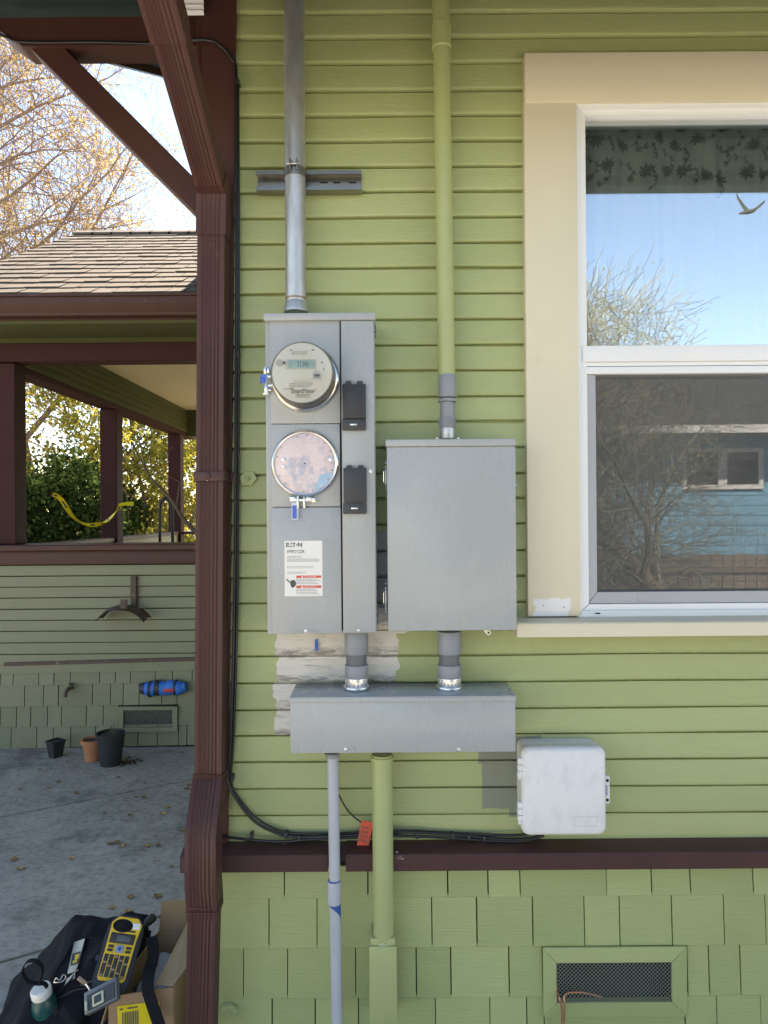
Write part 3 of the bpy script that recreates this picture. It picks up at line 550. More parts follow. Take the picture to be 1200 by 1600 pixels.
# clapboards of the half wall (front), running left to the porch corner post and on past it
pcl = [882, 899, 916, 933, 950.5, 968, 985, 1003, 1021, 1040]
WL = -4.6
for yt, yb in zip(pcl, pcl[1:]):
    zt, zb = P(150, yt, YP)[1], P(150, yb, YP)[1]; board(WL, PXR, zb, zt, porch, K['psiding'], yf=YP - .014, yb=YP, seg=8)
mb = MB(); mb.box(WL, PXR, YP + .004, YP + .12, -.05, P(150, 862, YP)[1]); obj('wall_core', mb, K['gap'], porch, ang=None)
mb = MB(); mb.pbox(-420, 861, 500, 882.5, YP - .03, YP + .004, .003); obj('rail_band', mb, K['brown'], porch)
z0, z1 = P(150, 861, YP)[1], P(150, 850, YP - .07)[1]
mb = MB(); mb.prism([(YP - .075, z0 + .012), (YP - .06, z0 + .001), (YP + .16, z0 + .001), (YP + .16, z1), (YP - .07, z1 - .004), (YP - .078, z1 - .012)], WL, PXR, 'X'); obj('cap_rail', mb, K['brown'], porch)
def tl(px, py, Y=YP): return V(px, py, Y)
def slope_strip(name, yl, yr, yl2, yr2, yf, yb, m, bev=0):      # yl/yr: top at px 0 / 305
    def at(px, a, b): return P(px, a + (b - a) * px / 305, yf)
    mb = MB(); A = at(-300, yl, yr); B = at(480, yl, yr); C = at(480, yl2, yr2); D = at(-300, yl2, yr2); mb.prism([A, B, C, D], yf, yb); return obj(name, mb, m, porch)
slope_strip('skirt_strip', 1041, 1030, 1053, 1047, YP - .026, YP + .003, K['pshingle'])
mb = MB(); A, B, C, D = P(6, 1036, YP - .03), P(330, 1026.5, YP - .03), P(330, 1032, YP - .03), P(6, 1041, YP - .03); mb.prism([A, B, C, D], YP - .03, YP + .002); obj('trim_strip', mb, K['rust'], porch)
s3 = 1 / 3.158
prow = [((1052, 1046), (1073, 1065), [-60, 0, 63, 190, 265, 345, 490, 568, 642, 765, 850, 948, 1060, 1150, 1260]),
        ((1073, 1065), (1105, 1100), [-90, -20, 120, 214, 287, 455, 545, 607, 686, 797, 873, 985, 1090, 1180]),
        ((1105, 1100), (1137, 1133), [-70, 0, 80, 150, 233, 302, 425, 508, 585, -1, 878, 963, 1050, 1160]),
        ((1137, 1133), (1170, 1164), [-80, -30, 53, 180, 262, 348, 470, 550, 612, 680, 775, 880, 922, 1040, 1130])]
for ri, ((tl0, tr0), (bl0, br0), cuts) in enumerate(prow):
    yf = YP - .022 - ri * .002
    while cuts[0] > -1190: cuts.insert(0, cuts[0] - rng.uniform(70, 130))
    while cuts[-1] < 1400: cuts.append(cuts[-1] + rng.uniform(70, 130))
    def zz(px, a, b): return P(px, a + (b - a) * px / 305, yf)
    for ca, cb_ in zip(cuts, cuts[1:]):
        if ca == -1 or cb_ == -1: continue
        pa, pb = ca * s3, cb_ * s3
        xa, za = zz(pa, bl0, br0); xb, zb_ = zz(pb, bl0, br0); zt = zz((pa + pb) / 2, tl0, tr0)[1]
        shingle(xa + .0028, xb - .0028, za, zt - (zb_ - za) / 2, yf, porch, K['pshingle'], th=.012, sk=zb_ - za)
vY = YP - .045
vx = rect(192.5, 1110, 269, 1137, vY); vo = rect(185, 1104.5, 277, 1144, vY)
mb = MB(); mb.box(vo[0] + .01, vo[1] - .01, YP - .005, YP - .001, vo[2] + .01, vo[3] - .01); pv = obj('foundation_vent', mb, K['gap'], porch)
frame4('vent_frame', *vo, *vx, vY, YP - .006, K['pshingle'], pv)
wire_mesh('vent_mesh', *vx, YP - .03, .0135, .0135, .0006, K['mesh'], pv)
# posts
def post(x0, x1, y0, y1, za, zb): obj('post', MB().box(x0, x1, y0, y1, za, zb, .006, 1), K['brown_shaded'], porch)
zr = z1; zbm = 2.76
post(PL - .17, PL, YP - .01, YP + .15, zr, zbm + .05)
post(PL - .17, PL, 7.16, 7.33, .1, zbm); post(PL - .165, PL, 9.4, 9.565, .1, zbm)
# front beam / frieze / ceiling
fb0, fb1, fb2 = P(150, 565, YP)[1], P(150, 537, YP)[1], P(150, 497, YP)[1]
obj('front_beam', MB().box(PL - .2, PXR, YP - .03, YP + .13, fb0, fb1, .004, 1), K['brown_shaded'], porch)
zz_ = [fb1 + (fb2 + .09 - fb1) * k / 4 for k in range(5)]
for k in range(4): board(PL - .2, PXR, zz_[k], zz_[k + 1], porch, K['darkgreen'], yf=YP - .012, yb=YP + .004, seg=4)
obj('frieze_core', MB().box(PL - .18, PXR, YP + .02, YP + .1, fb1, fb2 + .22), K['darkgreen'], porch, ang=None)
# side beam running back: inner face of boards, brown underside
obj('side_beam', MB().box(PL - .16, PL, YP + .13, 10.2, zbm, zbm + .05, .003, 1), K['brown_shaded'], porch)
zs = [zbm + .05 + (3.12 - zbm - .05) * k / 5 for k in range(6)]
for k in range(5): board(YP + .12, 10.1, zs[k], zs[k + 1], porch, K['darkgreen'], yf=PL + .012, yb=PL - .004, axis='X', seg=4)
obj('frieze_core', MB().box(PL - .15, PL - .012, YP + .13, 10.2, zbm + .05, 3.3), K['darkgreen'], porch, ang=None)
obj('back_beam', MB().box(PL, PXR, 9.72, 9.86, zbm, 3.3), K['darkgreen'], porch, ang=None)
y = YP + .1
while y < 9.7:
    obj('ceiling_board', MB().box(PL - .01, PXR, y + .0015, y + .0885, 3.115, 3.13), K['pceil'], porch, ang=None); y += .09
obj('deck', MB().box(PL - .2, PXR, YP + .13, 9.9, .0, .18), K['fencewood'], porch, ang=None)
# side and back railings
rz = z1 - .02
obj('side_rail', MB().box(PL - .14, PL - .02, YP + .2, 7.15, rz - .04, rz, .004, 1), K['brown'], porch); obj('side_rail', MB().box(PL - .14, PL - .02, 7.34, 9.39, rz - .04, rz, .004, 1), K['brown'], porch)
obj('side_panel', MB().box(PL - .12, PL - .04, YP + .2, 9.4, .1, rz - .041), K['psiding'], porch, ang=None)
obj('back_rail', MB().box(PL, PXR, 9.45, 9.55, rz - .04, rz, .004, 1), K['brown'], porch)
# gable roof, ridge along X
EYp, RYp, RXL = 4.78, 7.5, -3.22; ez = P(150, 468, EYp)[1]; mp = .554
rz_ = ez + mp * (RYp - EYp)
mb = MB(); mb.prism([(EYp + .02, ez - .02), (RYp, rz_ - .02), (2 * RYp - EYp, ez - .02), (2 * RYp - EYp, ez - .06), (RYp, rz_ - .10), (EYp + .02, ez - .06)], RXL, PXR, 'X'); proof = obj('porch_roof', mb, K['roofbase'], porch, ang=None)
mb = MB(); mb.prism([(YP, ez), (RYp, rz_ - .1), (9.8, ez)], PL - .15, PL - .1, 'X'); obj('gable_panel', mb, K['darkgreen'], porch, ang=None)
for sg in (0, 1):
    f = lambda Y: Y if sg == 0 else 2 * RYp - Y
    mb = MB(); mb.prism([(f(EYp), ez - .13), (f(RYp), rz_ - .13), (f(RYp), rz_ - .005), (f(EYp), ez - .005)], RXL - .02, RXL - .001, 'X'); obj('barge_board', mb, K['brown'], proof)
th = math.atan(mp); SL = (RYp - EYp) / math.cos(th); NC = 17; ex = SL / NC
sl = Vector((0, math.cos(th), math.sin(th))); nr = Vector((0, -math.sin(th), math.cos(th)))
r3 = random.Random(11)
for k in range(NC):
    x = RXL - .03 + r3.uniform(-.1, 0)
    base = Vector((0, EYp, ez)) + sl * (ex * k - .02)
    while x < PXR:
        w = r3.uniform(.10, .25); xa, xb = x, min(x + w - .006, PXR); x += w
        if xb - xa < .03: continue
        xa = max(xa, RXL - .03)
        if xb <= xa + .02: continue
        d = r3.uniform(-.012, .012); tk = r3.uniform(.015, .021); j = r3.uniform(-.006, .006)
        p = [base + sl * d, base + sl * (ex * 1.25)]
        mb = MB(); rws = []
        for xx, jj in ((xa, -j), (xb, j)):
            X_ = Vector((xx, 0, 0)); rws.append([p[0] + X_ + nr * -.006 + sl * jj, p[0] + X_ + nr * tk + sl * jj, p[1] + X_ + nr * .005, p[1] + X_ + nr * -.008])
        vv = mb.grid(rws, closed=True); mb.bm.faces.new(vv[0][::-1]); mb.bm.faces.new(vv[1]); obj('roof_shingle', mb, K['roof'], proof, ang=None)
x = RXL
while x < PXR:                                                     # ridge caps
    mb = MB(); w = .2; mb.prism([(RYp - .12, rz_ - .045), (RYp, rz_ + .02), (RYp + .12, rz_ - .045), (RYp + .12, rz_ - .02), (RYp, rz_ + .045), (RYp - .12, rz_ - .02)], x, x + w + .02, 'X'); o = obj('ridge_cap', mb, K['roof'], proof, ang=None)
    o.location = (0, 0, 0); o.rotation_euler = (0, 0, 0); x += w
# gutter on the eave (K profile)
gp = [(EYp + .02, ez + .0), (EYp + .02, ez - .12), (EYp - .055, ez - .12), (EYp - .06, ez - .105), (EYp - .085, ez - .075), (EYp - .10, ez - .05), (EYp - .10, ez - .012), (EYp - .115, ez - .008), (EYp - .115, ez + .006), (EYp - .10, ez + .006)]
mb = MB(); mb.prism(gp, RXL - .03, PXR, 'X'); obj('gutter', mb, K['brown'], proof, ang=20)
mb = MB(); mb.box(RXL, PXR, EYp + .021, YP + .02, ez - .155, ez - .135); obj('soffit', mb, K['darkgreen'], porch, ang=None)
mb = MB(); mb.box(RXL, PXR, EYp + .022, EYp + .05, ez - .134, ez - .03); obj('fascia', mb, K['brown'], porch, ang=None)

# things on and before the porch wall
hk = thing('hose_hanger', 'rusty curved iron hose hanger on the porch wall', 'hose hanger', V(208, 942, YP - .014))
mb = MB().pbox(203.6, 901, 213, 950, YP - .04, YP - .014, .002); obj('back_plate', mb, K['rust'], hk)
cc = V(202, 985, YP); rad = .205; rws = []
for i in range(21):
    a = R(32 + i * 116 / 20); rws.append([Vector((cc.x + rad * math.cos(a), YP - .20, cc.z + rad * math.sin(a) * .93 - .01)), Vector((cc.x + rad * math.cos(a), YP - .12, cc.z + rad * math.sin(a) * .93 + .012)), Vector((cc.x + rad * math.cos(a), YP - .03, cc.z + rad * math.sin(a) * .93))])
mb = MB(); mb.grid(rws); mb.grid([[p + Vector((0, 0, -.004)) for p in r] for r in rws]); obj('saddle', mb, K['rust'], hk, ang=60)
mb = MB().pbox(188, 937, 198, 951, YP - .215, YP - .20, .002); obj('lip', mb, K['rust'], hk)
sp = thing('hose_bib', 'small brass hose bib on shingles below the trim', 'faucet', V(114, 1075, YP))
c = V(113, 1073, YP); mb = MB().tube([(c.x, YP - .02, c.z), (c.x, YP - .075, c.z), (c.x - .004, YP - .10, c.z - .02), (c.x - .006, YP - .105, c.z - .05)], .014, 10); obj('spout', mb, K['rust'], sp)
mb = MB().tube([(c.x + .018, YP - .06, c.z), (c.x + .018, YP - .06, c.z + .03)], .005, 8); mb.lathe([(.004, 0), (.022, .002), (.022, .008), (.004, .012)], (c.x + .018, YP - .06, c.z + .028), (0, 0, 1), 12); obj('handle', mb, K['rust'], sp)
bl = thing('wrapped_bundle', 'bright blue fabric roll with black straps on the porch wall', 'bundle', V(255, 1076, YP - .06))
bx0, bx1, bz0, bz1 = rect(220, 1065, 291, 1087, YP - .07); bz = (bz0 + bz1) / 2; rr_ = (bz1 - bz0) / 2
pts, rs = [], []
for i in range(19):
    f = i / 18; pts.append((bx0 + (bx1 - bx0) * f, YP - .075, bz + .010 * f + .004 * math.sin(f * 20))); rs.append(rr_ * (.55 + .45 * min(1, math.sin(math.pi * min(max(f, .04), .96)) * 2.4)) * (1 + .05 * math.sin(f * 31)))
obj('cover', MB().tube(pts, 0, 14, rs=rs), K['bluefab'], bl, ang=60)
obj('black_end', MB().tube(pts[:3], 0, 14, rs=[r + .002 for r in rs[:3]]), K['potblack'], bl)
for f, w in ((4, .008), (7, .018), (14, .008)):
    p = Vector(pts[f]); obj('strap', MB().tube([p - Vector((w, 0, 0)), p + Vector((w, 0, 0))], rs[f] * 1.07 + .003, 16), K['potblack'], bl)
mb = MB().pbox(255, 1076.5, 271, 1081.5, YP - .131, YP - .118, .002); obj('brand_label', mb, K['redlab'], bl)
def pot(name, label, c, r0, r1, h, m, square=False, rim=.012, rimh=.03):
    t = thing(name, label, 'pot', c)
    c = Vector(c); n = 4 if square else 28
    prof = [(r0, 0), (r1 * .96, h - rimh), (r1 * .96 + rim, h - rimh), (r1 + rim, h), (r1 - .004, h), (r1 * .93, h - .03), (.003, h - .03)]
    mb = MB(); mb.lathe(prof, c, (0, 0, 1), n)
    if square: mb.xform(Matrix.Translation(c) @ Matrix.Rotation(R(45 + 12), 4, 'Z') @ Matrix.Translation(-c))
    obj('pot_body', mb, m, t)
    s = MB(); s.lathe([(r1 * .9, h - .028), (r1 * .6, h - .018 + .01), (.005, h - .012)], c, (0, 0, 1), n if not square else 4)
    if square: s.xform(Matrix.Translation(c) @ Matrix.Rotation(R(45 + 12), 4, 'Z') @ Matrix.Translation(-c))
    obj('soil', s, K['soil'], t); return t
pk = G(87, 1182); pot('square_plant_pot', 'small square black plastic pot with dry weeds by porch wall', pk, .046, .066, .115, K['potblack'], True, .004, .015)
pt = G(145, 1187); pot('terracotta_pot', 'small terracotta pot tucked behind the black nursery pot', pt, .052, .068, .145, K['terracotta'])
pn = G(173, 1194); np_ = pot('nursery_pot', 'tall black nursery pot holding a dead stem', pn, .068, .092, .215, K['potblack'], False, .006, .03)
mb = MB()
for k in range(5):
    a = rng.uniform(0, 6); L = .13 if k == 0 else rng.uniform(.03, .07); mb.tube([pn + Vector((.02, 0, .19)), pn + Vector((.02 + .01 * math.cos(a), .01 * math.sin(a), .19 + L * .6)), pn + Vector((.02 + .03 * math.cos(a), .03 * math.sin(a), .2 + L))], .002, 5, rs=[.003, .002, .001])
obj('dead_stem', mb, K['twig'], np_)
# spilled soil
for c_, r_ in ((G(196, 1192), .10),):
    mb = MB()
    for k in range(60):
        q = c_ + Vector((rng.gauss(0, r_ * .5), rng.gauss(0, r_ * .35), .004)); s_ = rng.uniform(.003, .009); mb.box(q.x - s_, q.x + s_, q.y - s_, q.y + s_, 0, s_)
    tag(obj('spilled_soil', mb, K['soil'], ang=None), 'dark spilled soil beside the tall nursery pot', 'soil', kind='stuff')
# caution tape, handrail, stake, branch
def ribbon(pts, w, twist):
    pts = [Vector(p) for p in pts]; rows_ = []
    for i, p in enumerate(pts):
        t = (pts[min(i + 1, len(pts) - 1)] - pts[max(i - 1, 0)]).normalized(); a = twist(i / (len(pts) - 1)); b = Vector((0, 0, 1)); b = (b - t * b.dot(t)).normalized(); n = t.cross(b)
        d = b * math.cos(a) + n * math.sin(a); rows_.append([p + d * w / 2, p - d * w / 2])
    return rows_
def bez(pp, n):
    out = []
    for i in range(len(pp) - 1):
        p0, p1, p2, p3 = pp[max(i - 1, 0)], pp[i], pp[i + 1], pp[min(i + 2, len(pp) - 1)]
        for k in range(n):
            t = k / n; out.append(.5 * ((2 * p1) + (p2 - p0) * t + (2 * p0 - 5 * p1 + 4 * p2 - p3) * t * t + (3 * p1 - p0 - 3 * p2 + p3) * t ** 3))
    return out + [pp[-1]]
tp = bez([V(82, 772, 6.6), V(95, 780, 6.7), V(115, 808, 6.8), V(138, 820, 6.9), V(165, 815, 7.0), V(185, 795, 7.05), V(190, 788, 7.08), V(209, 787, 7.12)], 8)
ct = thing('caution_tape', 'yellow caution tape sagging from the second porch post', 'tape', V(140, 820, 6.9))
rw = ribbon(tp, .042, lambda f: .9 * math.sin(f * 13) + (1.2 if .55 < f < .7 else 0)); mb = MB(); mb.grid(rw); mb.grid([[p + Vector((0, .0008, 0)) for p in r] for r in rw]); obj('band', mb, K['ctape'], ct, ang=80)
mb = MB()
for i in (3, 4, 9, 10, 11, 18, 19, 25, 26, 33, 40, 41):
    a, b = rw[i], rw[i + 1]; q = lambda r, f: r[0].lerp(r[1], f) - Vector((0, .002, 0)); mb.poly([q(a, .3), q(b, .3), q(b, .7), q(a, .7)])
obj('lettering', mb, K['ink'], ct, ang=None)
hp = [V(250, 850, 8.2), V(250, 795, 8.2), V(253, 783, 8.2), V(259, 778, 8.2), V(265, 783, 8.2), V(268, 795, 8.2), V(270, 850, 8.2)]
tag(obj('handrail', MB().tube(bez(hp, 4), .018, 8), K['iron'], loc=V(260, 850, 8.2)), 'black iron loop handrail inside the porch', 'handrail')
mb = MB(); mb.prism([(V(168, 850, 9.6).x, V(168, 850, 9.6).z), (V(177, 850, 9.6).x, V(177, 850, 9.6).z), (V(177, 722, 9.6).x, V(177, 722, 9.6).z), (V(172, 714, 9.6).x, V(172, 714, 9.6).z), (V(168, 720, 9.6).x, V(168, 720, 9.6).z)], 9.56, 9.64)
tag(obj('wooden_stake', mb, K['stake'], loc=V(172, 850, 9.6)), 'weathered wooden stake left of the second porch post', 'stake')
br = bez([V(205, 690, 6.4), V(235, 745, 6.45), V(265, 778, 6.5), V(290, 815, 6.5), V(318, 842, 6.5), V(340, 862, 6.5)], 5); mb = MB(); mb.tube(br, 0, 7, rs=[.008 + .018 * i / len(br) for i in range(len(br))])
for i in range(4, 26, 4): mb.tube([br[i], br[i] + Vector((rng.uniform(-.12, .1), rng.uniform(-.1, .1), rng.uniform(.1, .25))), br[i] + Vector((rng.uniform(-.2, .2), 0, rng.uniform(.25, .4)))], 0, 5, rs=[.007, .005, .002])
tag(obj('cut_branch', mb, K['twig'], loc=br[-1], ang=60), 'grey pruned branch leaning across the porch rail', 'branch')

# ------------------------------------------------------------------ trees
def grow_segments(seed, base, H, spec, lean=(0, 0, 0), r0=.12, shr=.62, rmin=.0032):
    """spec: list per level of (count, length, up, gravity, start); returns segments and twig points"""
    rg = random.Random(seed); segs = []; tips = []
    def rv(): return Vector((rg.gauss(0, 1), rg.gauss(0, 1), rg.gauss(0, 1))).normalized()
    def limb(p, d, L, r, lev):
        n = 5 if lev < 2 else 4; pts = [p.copy()]; rs = [r]; d = d.normalized(); w = spec[lev][3] if lev < len(spec) else -.02
        for i in range(n):
            d = (d + rv() * (.12 if lev == 0 else .2) + Vector((0, 0, w))).normalized(); p = p + d * (L / n); pts.append(p.copy()); rs.append(max(r * (1 - .8 * (i + 1) / n), rmin))
        segs.append((pts, rs, lev))
        if lev + 1 >= len(spec) + 1 or lev >= len(spec) - 0: return
        cnt, ln, up, gr, st = spec[lev][0], spec[lev][1], spec[lev][2], spec[lev][3], spec[lev][4]
        for c in range(cnt):
            f = st + (1 - st) * (c + rg.random()) / cnt; k = min(int(f * n), n - 1); q = pts[k].lerp(pts[k + 1], f * n - k); rad_ = rs[k] * shr
            ax = (pts[k + 1] - pts[k]).normalized(); s = rv(); s = (s - ax * s.dot(ax)).normalized()
            limb(q, s + ax * up + Vector((0, 0, up * .35)), ln * rg.uniform(.65, 1.15) * (1.15 - .6 * f), rad_, lev + 1)
        return
    def limb0(): limb(Vector(base), Vector((0, 0, 1)) + Vector(lean), H, r0, 0)
    limb0()
    return segs
def tubes_mesh(name, segs, sides=(8, 6, 4, 3, 3)):
    v, f = [], []
    for pts, rs, lev in segs:
        n = sides[min(lev, len(sides) - 1)]; up = None; b0 = len(v)
        for i, p in enumerate(pts):
            t = (pts[min(i + 1, len(pts) - 1)] - pts[max(i - 1, 0)]).normalized()
            if up is None: up = t.orthogonal().normalized()
            up = (up - t * up.dot(t)).normalized(); w = t.cross(up)
            for k in range(n):
                a = 2 * math.pi * k / n; v.append(p + (up * math.cos(a) + w * math.sin(a)) * rs[i])
        for i in range(len(pts) - 1):
            for k in range(n): f.append((b0 + i * n + k, b0 + i * n + (k + 1) % n, b0 + (i + 1) * n + (k + 1) % n, b0 + (i + 1) * n + k))
    return rawmesh(name, [tuple(q) for q in v], f)
def leaves_mesh(name, pts, size, seed, droop=.3):
    rg = random.Random(seed); v, f = [], []
    for p in pts:
        a = Vector((rg.gauss(0, 1), rg.gauss(0, 1), rg.gauss(0, 1) - droop)).normalized(); b = a.cross(Vector((rg.gauss(0, 1), rg.gauss(0, 1), rg.gauss(0, 1)))).normalized()
        L = size * rg.uniform(.6, 1.25); w = L * .36; n = a.cross(b) * L * .12; k = len(v)
        v += [tuple(p), tuple(p + a * L * .5 + b * w + n), tuple(p + a * L), tuple(p + a * L * .5 - b * w + n)]; f.append((k, k + 1, k + 2, k + 3))
    return rawmesh(name, v, f)
def tree(name, label, base, segs, lpts, lsize, lm, bark, twig, seed, group=None):
    t = thing(name, label, 'tree' if 'tree' in name else 'shrub', base, group)
    obj('trunk', tubes_mesh('trunk', [s for s in segs if s[2] == 0]), bark, t, ang=60)
    obj('branches', tubes_mesh('branches', [s for s in segs if s[2] > 0]), twig, t, ang=60)
    if lpts: obj('crown', leaves_mesh('crown', lpts, lsize, seed), lm, t, ang=None)
    return t
def leaf_points(segs, lev, per, seed, keep=1., jit=.04):
    rg = random.Random(seed); out = []
    for pts, rs, l in segs:
        if l < lev or rg.random() > keep: continue
        for _ in range(per):
            k = rg.randrange(len(pts) - 1); out.append(pts[k].lerp(pts[k + 1], rg.random()) + Vector((rg.gauss(0, jit), rg.gauss(0, jit), rg.gauss(0, jit))))
    return out
segs = grow_segments(5, (-6.2, 13, 0), 11.5, [(48, 4.7, .5, .015, .2), (15, 1.9, .5, .0, .15), (15, .85, .5, -.05, .12)], r0=.13, shr=.5)
tree('birch_tree', 'tall half bare tree with golden leaves behind the porch roof', (-6.2, 13, 0), segs, leaf_points(segs, 3, 7, 1, .9), .047, K['leaf_gold'], K['bark'], K['twig_pale'], 1)
segs = grow_segments(9, (-4.9, 12.4, 0), 4.2, [(22, 2.1, .5, .02, .12), (8, 1.0, .5, .0, .2), (6, .5, .5, -.06, .2)], r0=.08)
tree('yellow_shrub', 'tall shrub with yellow leaves seen left of the second porch post', (-4.9, 12.4, 0), segs, leaf_points(segs, 3, 8, 2), .075, K['leaf_yel'], K['bark'], K['twig'], 2, 'shrubs behind the porch')
segs = grow_segments(12, (-3.7, 11.6, 0), 3.4, [(20, 1.7, .5, .02, .05), (8, .8, .5, .0, .15), (6, .42, .5, -.06, .2)], r0=.06)
tree('yellow_shrub', 'yellow leafed shrub seen right of the second porch post', (-3.7, 11.6, 0), segs, leaf_points(segs, 3, 11, 3), .075, K['leaf_yel'], K['bark'], K['twig'], 3, 'shrubs behind the porch')
segs = grow_segments(21, (-3.0, 13.4, 0), 3.0, [(18, 1.6, .5, .02, .05), (8, .8, .5, .0, .15), (6, .42, .5, -.06, .2)], r0=.06)
tree('leafy_shrub', 'low yellow green shrub at the far right end of the porch opening', (-3.0, 13.4, 0), segs, leaf_points(segs, 3, 12, 3), .08, K['leaf_yel'], K['bark'], K['twig'], 8, 'shrubs behind the porch')
# dark hedge
hd = thing('evergreen_hedge', 'dense dark evergreen hedge behind the left porch railing', 'hedge', (-4.6, 10, 0))
rg = random.Random(4); lp = []
for _ in range(26000):
    x = rg.uniform(-7.0, -3.55); yy = rg.uniform(9.6, 11.0); top = 2.35 + .45 * mnoise.noise(Vector((x * 1.3, yy, 0))) + .25 * mnoise.noise(Vector((x * 4, yy * 3, 5))) - .9 * max(0, x + 4.3)
    z = top * rg.random() ** .6; lp.append(Vector((x, yy, z + .02)))
obj('foliage', leaves_mesh('foliage', lp, .085, 6), K['leaf_dark'], hd, ang=None)
st = []
for k in range(14):
    x = -6.6 + k * .22; st.append(([Vector((x, 10.3, 0)), Vector((x + rg.uniform(-.2, .2), 10.3, 1)), Vector((x + rg.uniform(-.4, .4), 10.3, 2.3))], [.03, .02, .006], 1))
obj('stems', tubes_mesh('stems', st), K['twig'], hd)

# ------------------------------------------------------------------ surroundings behind the viewer (seen in the window)
segs = grow_segments(34, (3.7, -3.6, 0), 3.4, [(36, 2.8, .75, .03, .26), (18, 1.3, .6, -.05, .08), (22, .62, .5, -.16, .06)], lean=(-.78, 0, 0), r0=.13, shr=.36, rmin=.0024)
tree('willow_tree', 'leaning pale twigged tree mirrored in the window', (3.7, -3.6, 0), segs, leaf_points(segs, 3, 1, 5, .5), .03, K['leaf_yel'], K['bark'], K['willow'], 4)
nh = thing('blue_house', 'blue neighbouring house with white window mirrored in the lower pane', 'house', (4, -7, 0))
HY = -7.0
hzt = 2.95
nw = int(hzt / .16)
for k in range(nw + 1): board(-1.2, 9.5, k * .16, min((k + 1) * .16, hzt), nh, K['bluehouse'], yf=HY + .014, yb=HY, seg=1)
obj('walls', MB().box(-1.2, 9.5, HY - 7, HY - .01, 0, hzt), K['bluehouse'], nh, ang=None)
mb = MB(); mb.prism([(HY + .55, hzt + .02), (HY - 3.5, hzt + 1.6), (HY - 7.5, hzt + .02), (HY - 7.5, hzt - .1), (HY - 3.5, hzt + 1.45), (HY + .55, hzt - .1)], -1.7, 10, 'X'); obj('roof', mb, K['shingle_dark'], nh, ang=None)
obj('gutter', MB().box(-1.7, 10, HY + .551, HY + .63, hzt - .09, hzt + .03), K['vinyl'], nh)
a, b, c_, d_ = (4.75, 6.05, 2.02, 2.68)
w_ = obj('window', MB().box(a, b, HY + .016, HY + .022, c_, d_), K['gap'], nh)
for X0, X1 in ((a, (a + b) / 2), ((a + b) / 2, b)): frame4('window_frame', X0, X1, c_, d_, X0 + .07, X1 - .07, c_ + .07, d_ - .07, HY + .05, HY + .02, K['vinyl'], w_, 0)
fn = thing('picket_fence', 'dark dog eared board fence mirrored low in the window', 'fence', (4, -4.7, 0))
x = .4; pm_ = None
while x < 8:
    h = 1.13 + rng.uniform(-.02, .02); mb = MB(); mb.prism([(x, 0), (x + .135, 0), (x + .135, h - .03), (x + .1, h), (x + .035, h), (x, h - .03)], -4.72, -4.70); obj('picket', mb, K['fencewood'], fn, ang=None); x += .145
for z in (.3, .9): obj('fence_rail', MB().box(.4, 8, -4.70 + .0, -4.66, z, z + .08), K['fencewood'], fn, ang=None)
wf_ = MB()
for k in range(32): wf_.tube([(3.7 + k * .1, -4.4, 0), (3.7 + k * .1, -4.4, 1.55)], .003, 4, cap=False)
for k in range(12): wf_.tube([(3.7, -4.4, .1 + k * .13), (6.8, -4.4, .1 + k * .13)], .003, 4, cap=False)
tag(obj('wire_trellis', wf_, K['dishwire'], loc=(3.7, -4.4, 0)), 'square wire trellis mirrored in front of the board fence', 'trellis')
# bird gliding behind the viewer
bc = Vector((12.75, -20.4, 12.05)); bt_ = thing('bird', 'grey bird gliding, mirrored in the upper window pane', 'bird', bc)
mb = MB(); mb.tube([bc + Vector((-.30, 0, -.06)), bc + Vector((-.16, 0, -.03)), bc, bc + Vector((.16, 0, .03)), bc + Vector((.24, 0, .05)), bc + Vector((.30, 0, .045))], 0, 8, rs=[.03, .06, .085, .07, .045, .012]); obj('body', mb, K['bird'], bt_, ang=60)
for pts_ in ([(.08, .02), (-.1, .02), (-.34, .42), (-.40, .66), (-.30, .50), (-.12, .25)], [(.1, .04), (-.06, .0), (.28, .16), (.62, .42), (.56, .28), (.36, .10)]):
    mb = MB(); mb.prism([(bc.x + p[0], bc.z + p[1]) for p in pts_], bc.y - .012, bc.y + .012); obj('wing', mb, K['bird'], bt_)

# ------------------------------------------------------------------ downspout
dwn = thing('downspout', 'fluted brown metal downspout at the corner of the green house', 'downspout', (-.49, 2.03, 0))
def fluted(path, name, parent, w=.076, d=.066, fl=6):
    """path: list of (x, y, z, tiltdir) swept with a fluted rectangular section; front towards -Y"""
    sec = []
    nfl = fl * 4
    for i in range(nfl + 1):
        f = i / nfl; xx = (f - .5) * w; edge = .14 < f < .86
        sec.append((xx, -d / 2 + (.0035 * (.5 - .5 * math.cos((f - .14) / .72 * fl * 2 * math.pi)) if edge else 0)))
    for i in range(1, 13):
        f = i / 12; sec.append((w / 2 + (-.002 * math.sin(f * math.pi * 6) ** 2), -d / 2 + d * f))
    sec.append((-w / 2, d / 2))
    for i in range(1, 12):
        f = i / 12; sec.append((-w / 2 + (.002 * math.sin(f * math.pi * 6) ** 2), d / 2 - d * f))
    P_ = [Vector(p) for p in path]; rws = []
    for i, p in enumerate(P_):
        t = (P_[min(i + 1, len(P_) - 1)] - P_[max(i - 1, 0)]).normalized(); ux = Vector((1, 0, 0)); ux = (ux - t * ux.dot(t)).normalized(); uy = t.cross(ux) * -1
        if uy.y < 0: uy = -uy
        rws.append([p + ux * a + uy * b for a, b in sec])
    mb = MB(); vv = mb.grid(rws, closed=True); mb.bm.faces.new(vv[0]); mb.bm.faces.new(vv[-1]); return obj(name, mb, K['brown'], parent, ang=40)
def DP(px, py, Y): return V(px, py, Y)
pe1 = DP(334, 300, 2.065); pe1b = DP(334, 330, 2.075)
tp_ = Vector((P(262, 0, 1.70)[0], 1.60, P(262, 0, 1.60)[1] + .06))
